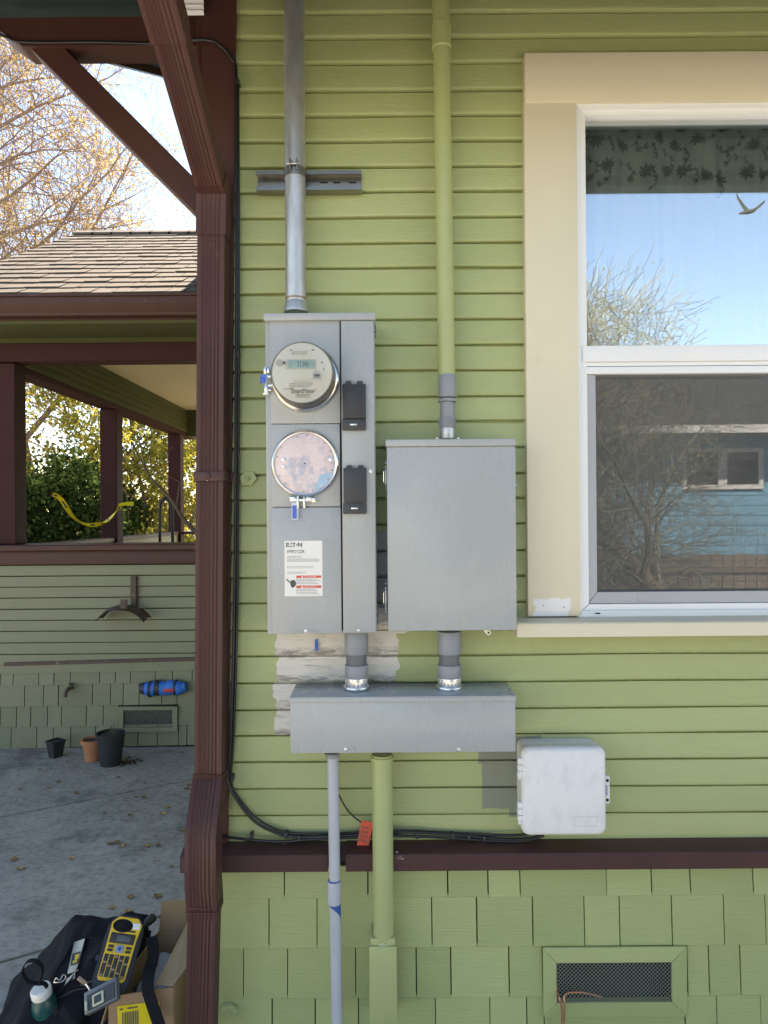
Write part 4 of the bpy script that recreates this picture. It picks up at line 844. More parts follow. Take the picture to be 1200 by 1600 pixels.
top_end = pe1 + (tp_ - pe1) * .06
fluted([tp_, tp_.lerp(pe1, .33), tp_.lerp(pe1, .66), top_end], 'upper_pipe', dwn, .078, .066)
fluted([tp_ + Vector((-.001, -.003, .0)), tp_.lerp(pe1, .24) + Vector((0, -.003, 0))], 'sleeve', dwn, .086, .075)
dlow = DP(329, 1212, 2.07)
fluted([top_end.lerp(pe1, -.15), pe1, pe1b, pe1b.lerp(dlow, .05)], 'elbow', dwn, .085, .074)
fluted([pe1b.lerp(dlow, .035), pe1b.lerp(dlow, .5), dlow], 'straight_pipe', dwn, .078, .066)
e = [DP(329, 1206, 2.07), DP(328, 1222, 2.066), DP(320, 1285, 1.985), DP(318, 1300, 1.972), DP(318, 1375, 1.968), DP(320, 1405, 1.985), DP(321, 1425, 1.99)]
fluted(e, 'elbow', dwn, .085, .074)
fluted([DP(320, 1415, 1.99), DP(315, 1600, 1.99), DP(312, 1690, 1.99)], 'lower_pipe', dwn, .078, .066)
for (py_, cx_, Y_) in ((1218, 329, 2.068), (1226, 327, 2.062), (1408, 320, 1.987), (1415, 320, 1.988)):
    c = DP(cx_, py_, Y_); obj('seam', MB().box(c.x - .0445, c.x + .0445, c.y - .0395, c.y + .035, c.z - .002, c.z + .002, .0015), K['brown'], dwn)
sc_ = DP(331, 745, 2.07); mb = MB(); mb.box(sc_.x - .044, sc_.x + .044, 2.07 - .038, 2.07 + .04, sc_.z - .0145, sc_.z + .0145, .003); strap = obj('strap', mb, K['brown_top'], dwn)
obj('strap_tab', MB().box(sc_.x + .0435, sc_.x + .062, 2.108, 2.112, sc_.z - .013, sc_.z + .013, .001), K['brown_top'], dwn)
obj('strap_screw', MB().lathe([(.0085, 0), (.0085, .004), (.005, .006)], (sc_.x - .002, 2.07 - .038, sc_.z + .002), n=12), K['brown'], strap)

# ------------------------------------------------------------------ electrical gear
BF = 1.992                                        # front plane of the boxes
def screw(px, py, Y, r, m, parent, name='screw'):
    c = V(px, py, Y); o = obj(name, MB().lathe([(r * 1.25, 0), (r * 1.25, .0012), (r, .0014), (r * .95, .004), (r * .4, .0046)], c, n=14), m, parent)
    return o
# --- meter panel
mp_ = thing('meter_panel', 'tall grey electric meter panel with one meter and one blank socket', 'meter panel', V(500, 990, 2.1))
a, b, c_, d_ = rect(416, 499, 587, 990, BF + .012)
obj('back_box', MB().box(a, b, BF + .012, 2.139, c_, d_, .002), K['grey'], mp_)
mb = MB(); a2, b2, c2_, d2 = rect(411.5, 488.5, 584.5, 500, BF - .012); mb.box(a2, b2 + .004, BF - .012, 2.138, c2_, d2, .0025); obj('top_cap', mb, K['grey'], mp_)
covers = [('meter_cover', 422, 501, 531.2, 661.7), ('socket_cover', 424, 662.6, 531.4, 791.6), ('breaker_cover', 424.7, 793, 533.2, 990)]
cov = {}
for i, (n, x0, y0, x1, y1) in enumerate(covers): cov[n] = obj(n, MB().pbox(x0, y0, x1, y1, BF - .001 * (i == 2), BF + .011, .002), K['grey'], mp_)
door = obj('door', MB().pbox(534.3, 501, 585.6, 988, BF - .006, BF + .0115, .0025), K['grey'], mp_)
obj('door_gap', MB().pbox(531.6, 500.5, 535, 985, BF + .006, BF + .0118), K['gap'], mp_)
for k, (x0, y0, x1, y1) in enumerate(((535, 600, 571.5, 672), (536.5, 731, 572.5, 803))):
    f_ = obj('breaker_flap', MB().pbox(x0, y0, x1, y0 + (y1 - y0) * .745, BF - .022, BF - .005, .0015), K['flap'], mp_)
    obj('flap_recess', MB().pbox(x0 + 1.6, y0 + 2.4, x1 - 1.6, y0 + (y1 - y0) * .725, BF - .0233, BF - .022, .0004), K['flap'], f_)
    obj('flap_tray', MB().pbox(x0 - .6, y0 + (y1 - y0) * .76, x1 + .2, y1, BF - .019, BF - .005, .002), K['flap'], f_)
    obj('flap_catch', MB().pbox(x0 + 12, y0 + 62, x0 + 23, y0 + 64.5, BF - .0203, BF - .018, .0006), K['steel'], f_)
    for j in range(8 if k == 0 else 0):
        xx = x0 + 3.2 + j * 3.9; obj('rib', MB().pbox(xx, y0 + 3, xx + 1.3, y0 + 51, BF - .0245, BF - .0232, .0003), K['flap'], f_)
    for hx in (4, 22):
        mb = MB(); p0 = V(x0 + hx, y0 + 1, BF - .012); p1 = V(x0 + hx + 2, y0 - 4, BF - .012); p2 = V(x0 + hx + 9, y0 - 4, BF - .012); p3 = V(x0 + hx + 11, y0 + 1, BF - .012)
        mb.prism([(p.x, p.z) for p in (p0, p1, p2, p3)], BF - .02, BF - .007); obj('hinge_lug', mb, K['black'], f_)
for q in ((478.5, 986, .0042), (560.5, 985, .0035)): screw(q[0], q[1], BF - .001 if q[0] < 500 else BF - .006, q[2], K['zinc'], mp_)
screw(579.5, 736, BF - .006, .0045, K['zinc'], mp_)
for q in ((582.5, 497.5),): pass
for yy_ in (505, 512, 520): obj('side_clip', MB().box(b - .001, b + .004, BF + .02, BF + .03, P(588, yy_ + 4, BF)[1], P(588, yy_, BF)[1], .001), K['pvc_dark'], mp_)
for yy_ in (962, 972): obj('side_clip', MB().box(b - .001, b + .004, BF + .02, BF + .03, P(588, yy_ + 6, BF)[1], P(588, yy_, BF)[1], .001), K['pvc_dark'], mp_)
obj('arrow_mark', MB().pbox(463, 985, 470, 987, BF - .0022, BF - .0015), K['ink2'], mp_)
ptext('embossed_word', 'UNLOCK', 485, 984.4, 500.5, 987.6, BF - .0018, K['ink2'], mp_)
# label sticker
lab = obj('rating_label', MB().pbox(444.5, 845, 503.8, 931.5, BF - .0018, BF - .0008), K['paper'], mp_); LY = BF - .0024
lab['label'] = 'white rating sticker with red warning panels on the panel cover'
# logo: E, wedge A, T, dot O, N
lx0, lx1, lz0, lz1 = rect(447, 848, 472, 854.5, LY)
W_ = lx1 - lx0; Hh = lz1 - lz0; mb = MB()
def lbar(u0, u1, v0, v1): mb.poly([Vector((lx0 + W_ * u0, LY, lz0 + Hh * v0)), Vector((lx0 + W_ * u1, LY, lz0 + Hh * v0)), Vector((lx0 + W_ * u1, LY, lz0 + Hh * v1)), Vector((lx0 + W_ * u0, LY, lz0 + Hh * v1))])
for v0, v1 in ((0, .2), (.4, .6), (.8, 1)): lbar(.05, .2, v0, v1)
lbar(0, .055, 0, 1); lbar(.24, .3, 0, .3); lbar(.33, .39, 0, .3); lbar(.28, .35, .6, 1)
lbar(.40, .58, .8, 1); lbar(.46, .52, 0, .8); lbar(.62, .69, .35, .65)
lbar(.74, .80, 0, 1); lbar(.94, 1, 0, 1); mb.poly([Vector((lx0 + W_ * u, LY, lz0 + Hh * v)) for u, v in ((.80, 1), (.80, .7), (.94, 0), (.94, .3))])
obj('maker_logo', mb, K['ink'], lab, ang=None, normals=False)
ptext('model_number', '1MP2122R', 448.5, 859.2, 476, 864.4, LY, K['ink'], lab)
ptext('rating_text', '200 AMPS MAX', 448.5, 868.5, 471, 871.5, LY, K['ink2'], lab)
def print_lines(name, x0, y0, x1, y1, n, m, parent, Y, seed=0, hgt=.45, mt=None):
    rg = random.Random(seed); mb = MB(); 
    for i in range(n):
        ya = y0 + (y1 - y0) * i / n; yb_ = ya + (y1 - y0) / n * hgt; x = x0; end = x1 - (x1 - x0) * rg.random() * .25
        while x < end:
            w = rg.uniform(.6, 2.6) * (x1 - x0) / 40; xb = min(x + w, end); pts = [V(x, yb_, Y), V(xb, yb_, Y), V(xb, ya, Y), V(x, ya, Y)]
            mb.poly(pts); x = xb + (x1 - x0) / 90
    return obj(name, mb, m, parent, ang=None, normals=False)
print_lines('fine_print', 448.5, 873, 500, 878.5, 3, K['ink2'], lab, LY, 1); print_lines('fine_print', 448.5, 884.5, 502, 889, 2, K['ink3'], lab, LY, 2); print_lines('fine_print', 448.5, 893.5, 482, 897.5, 2, K['ink3'], lab, LY, 3)
for y0, y1, wd in ((899.3, 903, 'DANGER'), (914.8, 918.8, 'PELIGRO')):
    a_ = MB().pbox(463, y0, 502, y1, LY, LY + .0004); rp = obj('warning_band', a_, K['red'], lab); ptext('warning_word', wd, 476, y0 + .8, 494, y1 - .7, LY - .0004, K['white'], lab)
    t0 = [V(470, y1 - .6, LY - .0004), V(474.4, y1 - .6, LY - .0004), V(472.2, y0 + .5, LY - .0004)]; obj('warning_triangle', MB().poly(t0), K['white'], lab, ang=None, normals=False)
print_lines('fine_print', 463, 904.5, 501.5, 913.5, 4, K['ink2'], lab, LY, 5, .4); print_lines('fine_print', 463, 920, 501.5, 930, 4, K['ink2'], lab, LY, 6, .4)
mb = MB()
for poly_ in ([(454, 908), (457, 906), (461, 907), (463, 912), (461, 916), (457, 919), (454, 915)], [(447, 904.5), (449, 905), (455, 911), (454, 912.5)]): mb.poly([V(p[0], p[1], LY) for p in poly_])
obj('shock_pictogram', mb, K['ink'], lab, ang=None, normals=False)
mb = MB().poly([V(x_, y_, LY) for x_, y_ in ((446.6, 904.3), (448, 904), (451, 908), (450, 909))]); obj('shock_bolt', mb, K['red'], lab, ang=None, normals=False)
# meter ring, meter
mc = V(477.5, 592, BF); rR = .0925
ring = obj('socket_ring', MB().lathe([(rR - .006, -.001), (rR + .002, 0), (rR + .0035, .006), (rR + .001, .014), (rR - .006, .018), (rR - .010, .016), (rR - .010, .0)], mc, n=72, cap=False), K['steel'], mp_, ang=50)
mt_ = thing('electric_meter', 'round electric smart meter with pale face and green display', 'electric meter', mc)
r1, r2_, hh = .0845, .083, .088
obj('meter_base', MB().lathe([(.083, 0), (.083, .02), (.081, .03), (.079, hh - .006)], mc, n=72, cap=False), K['lime'] if False else K['bronze'], mt_, ang=50)
obj('glass_cover', MB().lathe([(.0862, .012), (.0855, .02), (.0845, hh - .004), (.0832, hh), (.0815, hh + .003), (.0815, hh + .0031)], mc, n=72), K['meter_glass'], mt_, ang=30)
obj('meter_rim', MB().lathe([(.0848, .015), (.0835, hh - .004), (.0825, hh - .0005), (.080, hh - .0003), (.080, .015)], mc, n=72, cap=False), mat('meter_rim_plastic', (.33, .31, .27), .35, var=.1), mt_, ang=40)
MY = BF - hh + .001
face = obj('dial_face', MB().lathe([(.0805, 0), (.0805, .0006)], mc + Vector((0, -hh + .002, 0)), n=72), K['meter'], mt_)
fc = Vector((mc.x, MY, mc.z)); fpx = V(474, 583, MY)
MYF = MY - .0011
part('display_bezel', 447, 561.5, 494, 577, MYF - .0002, MY, mat('bezel', (.55, .54, .48), .4), mt_, .0003); part('display', 450, 563, 492, 575, MYF - .0006, MYF, K['lcd'], mt_, .0002)
TY = MYF - .0009
ptext('display_digits', '51346', 464.5, 564.2, 482, 573, TY, K['ink'], mt_); ptext('display_unit', 'kWh', 484, 567, 490, 569.5, TY, K['ink2'], mt_); print_lines('display_icons', 451.5, 564.5, 457, 574, 4, K['ink2'], mt_, TY, 3)
part('name_plate', 453, 546.5, 487, 556.5, MYF - .0002, MY, K['paper'], mt_, .0002); print_lines('fine_print', 456, 548.5, 484, 555.5, 4, K['ink2'], mt_, TY, 9)
part('data_plate', 439.5, 592, 503, 611, MYF - .0002, MY, K['paper'], mt_, .0002)
ptext('type_text', 'FOCUS AXR-SD', 459, 595, 486, 597.6, TY, K['ink2'], mt_); print_lines('fine_print', 452, 599, 494, 605.5, 3, K['ink2'], mt_, TY, 11); print_lines('fine_print', 443, 606, 462, 610, 2, K['ink2'], mt_, TY, 12)
ptext('meter_brand', 'SmartMeter', 455, 606.5, 492, 614.5, TY, K['ink'], mt_); ptext('trademark', 'TM', 492.5, 607, 496, 609.2, TY, K['ink2'], mt_); print_lines('fine_print', 462, 616, 486, 622, 3, K['ink2'], mt_, TY, 14)
for nm, q, r_, m_ in (('optical_port', (436.5, 567), .0095, mat('port', (.5, .49, .46), .4)), ('sensor', (503, 566.5), .0022, K['ink'])): obj(nm, MB().lathe([(r_, 0), (r_, .0012), (r_ * .8, .0016)], V(q[0], q[1], MYF), n=24), m_, mt_)
part('port_window', 442, 564.5, 446, 569, MYF - .0004, MY, K['ink'], mt_, .0003); part('slot', 505, 574.5, 507, 578.5, MYF - .0004, MY, K['ink2'], mt_, .0002)
for q in (453, 487.5): part('slot', q, 546, q + 3, 547.5, MYF - .0006, MY, K['ink'], mt_, .0002)
mb = MB(); mb.prism([(V(x_, y_, MYF).x, V(x_, y_, MYF).z) for x_, y_ in ((489, 591), (489, 585), (492, 580), (495, 579), (498, 580), (501, 585), (501, 591))], MYF - .004, MY); obj('lock_tab', mb, mat('tab', (.34, .34, .32), .4), mt_)
part('tab_slot', 491, 584.5, 499.5, 588.5, MYF - .005, MYF - .0035, K['ink'], mt_, .0005)
# ring latch with tamper seal (left of the meter)
lt = obj('ring_latch', MB().pbox(412, 574, 416, 584, BF - .012, BF + .002, .001), K['steel'], mp_)
for bx in ((417, 575, 421, 583), (411, 586, 424, 590), (413, 602, 418.5, 614), (411, 613, 420, 616.5), (419, 600, 426, 604), (418, 608, 424, 611)): part('latch_bar', *bx, BF - .013 + rng.uniform(0, .003), BF - .002, K['steel'], lt, .001)
obj('latch_bolt', MB().tube([V(415.5, 573, BF - .008), V(415.5, 617, BF - .008)], .003, 10), K['zinc'], lt)
def wad(name, px, py, w, h, Y, parent, seed):
    c = V(px, py, Y); s = 2 / FPX; W2, H2 = w * s / 2, h * s / 2; rws = []
    for i in range(7):
        rws.append([c + Vector((-W2 + 2 * W2 * k / 4 + rng.uniform(-1, 1) * W2 * .18, rng.uniform(-.003, .003), H2 - 2 * H2 * i / 6)) for k in range(5)])
    mb = MB(); mb.grid(rws); mb.grid([[p + Vector((0, .0008, 0)) for p in r] for r in rws]); return obj(name, mb, K['tape'], parent, ang=20)
wad('tamper_tape', 411.5, 592, 10, 13, BF - .017, lt, 1)
# blank socket disc
dc = V(477, 724.5, BF); obj('socket_ring', MB().lathe([(rR - .010, 0), (rR + .001, 0), (rR + .003, .005), (rR + .001, .011), (rR - .004, .014), (rR - .008, .0125)], dc, n=72, cap=False), K['steel'], mp_, ang=50)
disc = obj('blank_disc', MB().lathe([(rR - .006, 0), (rR - .006, .0095), (rR - .012, .0105), (.05, .0105), (.002, .0105)], dc, n=72), K['pink'], mp_, ang=30); disc['label'] = 'pinkish blank cover disc in the lower socket'
for i in range(18):
    a = i * 2 * math.pi / 18 + .1; q = dc + Vector((math.cos(a) * (rR - .014), -.0104, math.sin(a) * (rR - .014))); obj('rivet', MB().lathe([(.0026, 0), (.002, .0016)], q, n=8), K['strut'] if i % 3 else K['zinc'], disc)
for q in ((443.5, 718, .0048), (443.5, 728, .004), (517, 718, .005)): screw(q[0], q[1], BF - .0105, q[2], K['zinc'], disc)
obj('centre_hole', MB().lathe([(.0022, 0), (.0022, .0006)], dc + Vector((0, -.0106, 0)), n=12), K['gap'], disc)
for rr_ in (.012, .017): obj('centre_ring', MB().lathe([(rr_, 0), (rr_, .0006), (rr_ - .001, .0006), (rr_ - .001, 0)], dc + Vector((0, -.0105, 0)), n=32, cap=False), K['pink'], disc)
mb = MB(); mb.poly([dc + Vector((math.cos(a) * (rR - .0125), -.0112, math.sin(a) * (rR - .0125))) for a in [R(-70 + 52 * k / 8) for k in range(9)]] + [V(500, 742, BF - .0112)]); fm = obj('blue_film', mb, K['bluefilm'], disc, ang=None, normals=False)
lt2 = obj('ring_latch', MB().pbox(453, 779.5, 491, 783.5, BF - .013, BF - .006, .001), K['steel'], mp_)
for bx in ((463.5, 775, 467, 794), (473.5, 777, 477, 794), (487, 778, 494, 785), (452, 776.5, 462, 780), (478, 777, 488, 782)): part('latch_bar', *bx, BF - .016 + rng.uniform(0, .003), BF - .003, K['steel'], lt2, .001)
part('clear_tag', 455.5, 785, 466.5, 812, BF - .0145, BF - .0135, K['tapeclr'], lt2, .0004); wad('tamper_tape', 460, 800, 6.5, 20, BF - .017, lt2, 2)
# --- service mast and strut
mast = thing('service_mast', 'galvanised steel mast conduit rising from the meter panel', 'conduit', V(462, 487, 2.075))
m0, m1 = V(462.3, 484, 2.075), V(459.5, 0, 2.075); md = (m1 - m0).normalized()
obj('pipe', MB().tube([m0, m0 + md * .5, m1 + md * 1.2], .0302, 28), K['galv'], mast, ang=50)
obj('hub', MB().lathe([(.036, -.004), (.036, .006), (.0335, .012), (.0335, .022), (.0315, .026)], m0 + Vector((0, 0, -.004)), (0, 0, 1), 28), K['galv'], mast, ang=30)
hubz = m0 + Vector((0, 0, .028)); obj('thread_band', MB().lathe([(.0308, 0), (.0308, .006)], hubz, (0, 0, 1), 28), K['bronze'], mast)
sy = 2.139; sx0, sx1, sz0, sz1 = rect(401, 270, 565, 300, 2.118); sm = (sz0 + sz1) / 2
ch = [(sy, sz0), (sy - .036, sz0), (sy - .036, sz0 + .011), (sy - .028, sz0 + .011), (sy - .028, sz0 + .009), (sy - .033, sz0 + .009), (sy - .033, sz0 + .003), (sy - .003, sz0 + .003), (sy - .003, sz1 - .003), (sy - .033, sz1 - .003), (sy - .033, sz1 - .009), (sy - .028, sz1 - .009), (sy - .028, sz1 - .011), (sy - .036, sz1 - .011), (sy - .036, sz1), (sy, sz1)]
mb = MB()
A = [[Vector((x, p[0], p[1])) for p in ch] for x in (sx0, sx1)]; mb.grid(A, closed=True)
def earcap(pts):
    n = len(ch)
    vv = [mb.bm.verts.new(p) for p in pts]
    for q in ((0, 1, 6, 7), (1, 2, 5, 6), (2, 3, 4, 5), (0, 7, 8, 15), (8, 9, 14, 15), (9, 10, 13, 14), (10, 11, 12, 13)): mb.bm.faces.new([vv[i] for i in q])
earcap(A[0]); earcap(A[1])
str_ = thing('strut_channel', 'horizontal galvanised strut channel screwed behind the steel mast', 'strut', ((sx0 + sx1) / 2, sy, sz0)); obj('channel', mb, K['strut'], str_, ang=30)
for q in (500, 520, 545): obj('slot', MB().pbox(q, 284, q + 12, 286.5, sy - .0034, sy - .0028), K['gap'], str_)
cz = V(461, 272, 2.075); cl = obj('pipe_clamp', MB().lathe([(.0302, -.013), (.0322, -.013), (.0322, .013), (.0302, .013)], cz, (0, 0, 1), 32, cap=False), K['strut'], mast, ang=40)
for dx in (-.009, .011): obj('clamp_ear', MB().box(cz.x + dx - .0012, cz.x + dx + .0012, 2.075 - .046, 2.075 - .029, cz.z - .006, cz.z + .026, .0008), K['strut'], cl)
obj('clamp_bolt', MB().tube([(cz.x - .018, 2.036, cz.z + .012), (cz.x + .018, 2.036, cz.z + .012)], .0028, 8), K['zinc'], cl); obj('clamp_nut', MB().tube([(cz.x + .012, 2.036, cz.z + .012), (cz.x + .017, 2.036, cz.z + .012)], .0055, 6), K['bronze'], cl)
# --- green upper conduit with grey fittings
gc = thing('painted_conduit', 'green painted conduit running up the wall from the grey disconnect box', 'conduit', V(699, 684, 2.085))
p0, p1 = V(697.8, 590, 2.085), V(688.8, 0, 2.085); gd = (p1 - p0).normalized()
obj('pipe', MB().tube([p0, p0.lerp(p1, .5), p1 + gd * .5], .0252, 28), K['green_pipe'], gc, ang=50)
cp = p0.lerp(p1, (590 - 76) / 590); obj('coupling', MB().lathe([(.0255, -.003), (.0288, 0), (.0288, .068), (.0255, .071)], cp, gd, 28), K['green_pipe'], gc, ang=40)
def stack(parent, cx, Y, items):
    for nm, y0, y1, hw, m in items:
        c = V(cx, y1, Y); t_ = V(cx, y0, Y); r_ = hw * Y / FPX; h_ = t_.z - c.z
        obj(nm, MB().lathe([(r_ * .97, 0), (r_, .002 if h_ > .006 else h_ * .2), (r_, h_ - (.002 if h_ > .006 else h_ * .2)), (r_ * .97, h_)], c, (0, 0, 1), 32), m, parent, ang=40)
stack(gc, 699, 2.085, [('coupling', 586, 621, 14.3, K['pvc']), ('locknut', 624, 628, 14.6, K['pvc']), ('neck', 618, 632, 11.5, K['pvc_dark']), ('adapter', 628.5, 655, 11.6, K['pvc']), ('ribbed_collar', 652, 669, 12.8, K['pvc']), ('hub', 668, 686, 11.8, K['galv'])])
for i in range(14):
    a = R(180 + i * 180 / 13); c = V(699, 668, 2.085); r_ = 12.8 * 2.085 / FPX; obj('rib', MB().box(-.0011, .0011, -.0013, .0013, 0, .028, 0, 1, Matrix.Translation(c + Vector((math.cos(a) * r_, math.sin(a) * r_, 0))) @ Matrix.Rotation(a + R(90), 4, 'Z')), K['pvc'], gc)
for q in (683.5, 716.5): obj('hub_screw', MB().lathe([(.005, 0), (.005, .004), (.003, .006)], V(q, 686, 2.07), (0, 0, 1), 10), K['zinc'], gc)
# --- disconnect box
db = thing('disconnect_box', 'square grey steel electrical box with hinged blank door', 'electrical box', V(705, 986, 2.1))
obj('back_box', MB().pbox(605, 690, 804, 984, BF + .016, 2.139, .002), K['grey2'], db)
obj('door', MB().pbox(605.5, 697.5, 806.5, 985.5, BF, BF + .015, .0025), K['grey2'], db); obj('top_cap', MB().pbox(602.5, 686, 805.5, 697, BF - .006, 2.1385, .002), K['grey2'], db)
for (y0, y1) in ((723, 762), (912, 955)):
    lh = obj('side_latch', MB().pbox(601.5, y0 + 6, 604, y1 - 4, BF + .02, BF + .04, .001), K['galv'], db); c = V(601, y0 + 20, BF + .02)
    obj('latch_wire', MB().tube([V(603, y0 + 8, BF + .02), V(599.5, y0 + 14, BF + .012), V(599.5, y0 + 30, BF + .012), V(603, y0 + 36, BF + .02)], .0016, 6), K['steel'], lh)
    for yy_ in (y0, y1): obj('latch_rivet', MB().lathe([(.003, 0), (.003, .004)], V(604, yy_, BF + .028), (-1, 0, 0), 8), K['zinc'], lh)
for yy_ in (758, 916): obj('side_screw', MB().lathe([(.0035, 0), (.0035, .004), (.002, .006)], V(804.5, yy_, BF + .022), (1, 0, 0), 10), K['zinc'], db)
mb = MB(); hc = V(762, 988, BF + .02); mb.prism([(hc.x - .012, hc.z + .006), (hc.x + .006, hc.z + .006), (hc.x + .010, hc.z), (hc.x + .006, hc.z - .008), (hc.x - .001, hc.z - .008)], hc.y - .001, hc.y + .001); hs = obj('hasp_tab', mb, K['steel'], db); obj('hasp_hole', MB().lathe([(.003, 0), (.003, .0008)], (hc.x + .002, hc.y - .0011, hc.z - .001), n=12), K['gap'], hs)
# --- nipples between boxes and trough
for (cx, nm, lb) in ((557, 'conduit_nipple', 'short grey conduit nipple below the meter panel'), (702, 'conduit_nipple', 'short grey conduit nipple below the square box')):
    t = thing(nm, lb, 'conduit', V(cx, 1075, 2.066), 'conduit nipples above the trough')
    stack(t, cx, 2.066, [('upper_sleeve', 986, 1021, 18.6, K['pvc']), ('inner_pipe', 1015, 1045, 16, K['pvc_dark']), ('lower_sleeve', 1038, 1058, 18.2, K['pvc']), ('metal_connector', 1057, 1071, 17, K['zinc']), ('flange', 1070.5, 1076, 20.8, K['zinc'])])
    for i in range(9):
        a = R(190 + i * 20); c = V(cx, 1070, 2.066); r_ = 17 * 2.066 / FPX; obj('connector_rib', MB().box(-.0018, .0018, -.0014, .0014, 0, .021, 0, 1, Matrix.Translation(c + Vector((math.cos(a) * r_, math.sin(a) * r_, 0))) @ Matrix.Rotation(a + R(90), 4, 'Z')), K['zinc'], t)
# --- trough
tr = thing('wire_trough', 'long horizontal grey steel wire trough under both boxes', 'electrical box', V(629, 1177, 2.1))
TF = 1.982; a, b, c_, d_ = rect(453.5, 1090, 805.5, 1176, TF); tz = P(630, 1088, TF)[1]
obj('box', MB().box(a + .002, b - .002, TF + .006, 2.139, c_ + .002, tz - .004, .002), K['grey2'], tr); obj('front_cover', MB().box(a, b, TF, TF + .0055, c_, tz - .012, .002), K['grey2'], tr)
mb = MB(); mb.box(a - .0015, b + .0015, TF - .003, 2.1385, tz - .003, tz, .001); mb.box(a - .0015, b + .0015, TF - .003, TF - .0005, tz - .016, tz - .003, .0008); obj('top_cap', mb, K['grey2'], tr)
for q, m_ in ((540.5, K['zinc']), (552, K['grey']), (717, K['zinc'])): screw(q, 1171, TF, .0045, m_, tr)
# --- conduits below the trough
gcd = thing('grey_conduit', 'slim grey plastic conduit dropping from the trough to the ground', 'conduit', V(527, 1690, 2.03))
pa, pb, pc = V(519.5, 1180, 2.105), V(521.5, 1300, 2.048), V(527, 1610, 2.03)
pa = V(520, 1178, 2.046); pc = V(526.5, 1600, 2.044); dd = (pc - pa).normalized()
obj('pipe', MB().tube([pa, pa.lerp(pc, .5), pc + dd * .25], .0163, 20), K['pvc_lt'], gcd, ang=50)
obj('male_adapter', MB().lathe([(.0185, 0), (.0185, .010), (.017, .012)], V(520, 1183, 2.046), (0, 0, 1), 20), K['pvc'], gcd)
cq = V(522.5, 1411, 2.045); ch_ = V(522.5, 1376, 2.045).z - cq.z; obj('coupling', MB().lathe([(.0188, 0), (.0192, .002), (.0192, ch_ - .002), (.0188, ch_)], cq, (0, 0, 1), 24), K['pvc_lt'], gcd, ang=40)
obj('glue_ring', MB().lathe([(.0178, ch_ - .001), (.0186, ch_ + .001), (.0172, ch_ + .004)], cq, (0, 0, 1), 24, cap=False), K['blueglue'], gcd)
mb = MB(); axp = lambda y: pa.lerp(pc, (y - 1178) / 422); rws = []
for i in range(10):
    f = i / 9; an = R(-150 + 160 * f); lo = 4 + 26 * f ** 2; q1, q2 = axp(1411), axp(1411 + lo); d_ = Vector((math.cos(an), math.sin(an), 0)) * .01665 ; rws.append([q1 + d_, q2 + d_])
mb.grid(rws); obj('glue_smear', mb, K['blueglue'], gcd, ang=60)
# scribbled lettering on the pipe, rotated
def vert_text(name, s, ya, yb, xo, parent, m):
    cu = bpy.data.curves.new('t', 'FONT'); cu.body = s; cu.resolution_u = 1; to = bpy.data.objects.new('t', cu); me = bpy.data.meshes.new_from_object(to); bpy.data.objects.remove(to); bpy.data.curves.remove(cu)
    xs = [v.co.x for v in me.vertices]; ys = [v.co.y for v in me.vertices]
    for v in me.vertices:
        f = (v.co.x - min(xs)) / (max(xs) - min(xs)); g = (v.co.y - min(ys)) / (max(ys) - min(ys)); c = axp(ya + (yb - ya) * f); an = R(-90) + (xo + (g - .5) * .0075) / .0163
        an = R(-90) + (xo + (g - .5) * .0065) / .0163
        v.co = c + Vector((math.cos(an), math.sin(an), 0)) * .0166
    return obj(name, me, m, parent, ang=None)
vert_text('pipe_print', 'TYPE-C  PVC', 1440, 1490, -.004, gcd, K['ink2'])
lg = thing('lower_conduit', 'thick green painted conduit running down the wall from the trough', 'conduit', V(598, 1600, 2.06))
pa2, pc2 = V(597, 1178, 2.058), V(599.5, 1474, 2.058); obj('pipe', MB().tube([pa2, pa2.lerp(pc2, .5), pc2], .0302, 28), K['green_pipe'], lg, ang=50)
obj('bushing', MB().lathe([(.0335, 0), (.0335, .012), (.031, .014)], V(597, 1188, 2.058), (0, 0, 1), 28), K['green_pipe'], lg, ang=40)
obj('collar', MB().lathe([(.036, 0), (.034, .01), (.031, .018)], V(599.5, 1474, 2.058), (0, 0, 1), 28), K['green_pipe'], lg, ang=40)
lbx = MB(); a, b, c_, d_ = rect(579, 1470, 619, 1600, 2.03); lbx.box(a, b, 2.03, 2.108, c_, d_ + .006, .006, 3); obj('conduit_body', lbx, K['green_pipe'], lg)
mb = MB(); a, b, c_, d_ = rect(577, 1479.5, 620.5, 1600, 2.022); mb.box(a, b, 2.022, 2.0295, c_, d_, .003, 2); obj('cover_plate', mb, K['green_pipe'], lg); screw(598, 1475.5, 2.03, .0045, K['zinc'], lg)
# --- white telecom box
tb = thing('telecom_box', 'weathered white plastic utility box low on the green wall', 'utility box', V(880, 1305, 2.1))
bx_ = V(881, 1236.5, 2.04); s_ = 2.04 / FPX; W2, H2 = 65.5 * s_, 68 * s_
def rr_poly(w, h, r, n=5):
    out = []
    for cx, cy, a0 in ((w - r, h - r, 0), (-w + r, h - r, 90), (-w + r, -h + r, 180), (w - r, -h + r, 270)):
        for k in range(n + 1): a = R(a0 + 90 * k / n); out.append((cx + r * math.cos(a), cy + r * math.sin(a)))
    return out
rws = []
for w, h, yy_ in ((W2, H2, 2.095), (W2, H2, 2.062), (W2 + .001, H2 + .001, 2.060), (W2 + .001, H2 + .001, 2.046), (W2 - .003, H2 - .003, 2.036), (W2 - .010, H2 - .010, 2.0315)): rws.append([Vector((bx_.x + p[0], yy_, bx_.z + p[1])) for p in rr_poly(w, h, .022)])
mb = MB(); vv = mb.grid(rws, closed=True); mb.bm.faces.new(vv[0]); mb.bm.faces.new(vv[-1]); obj('lid', mb, K['telecom'], tb, ang=50)
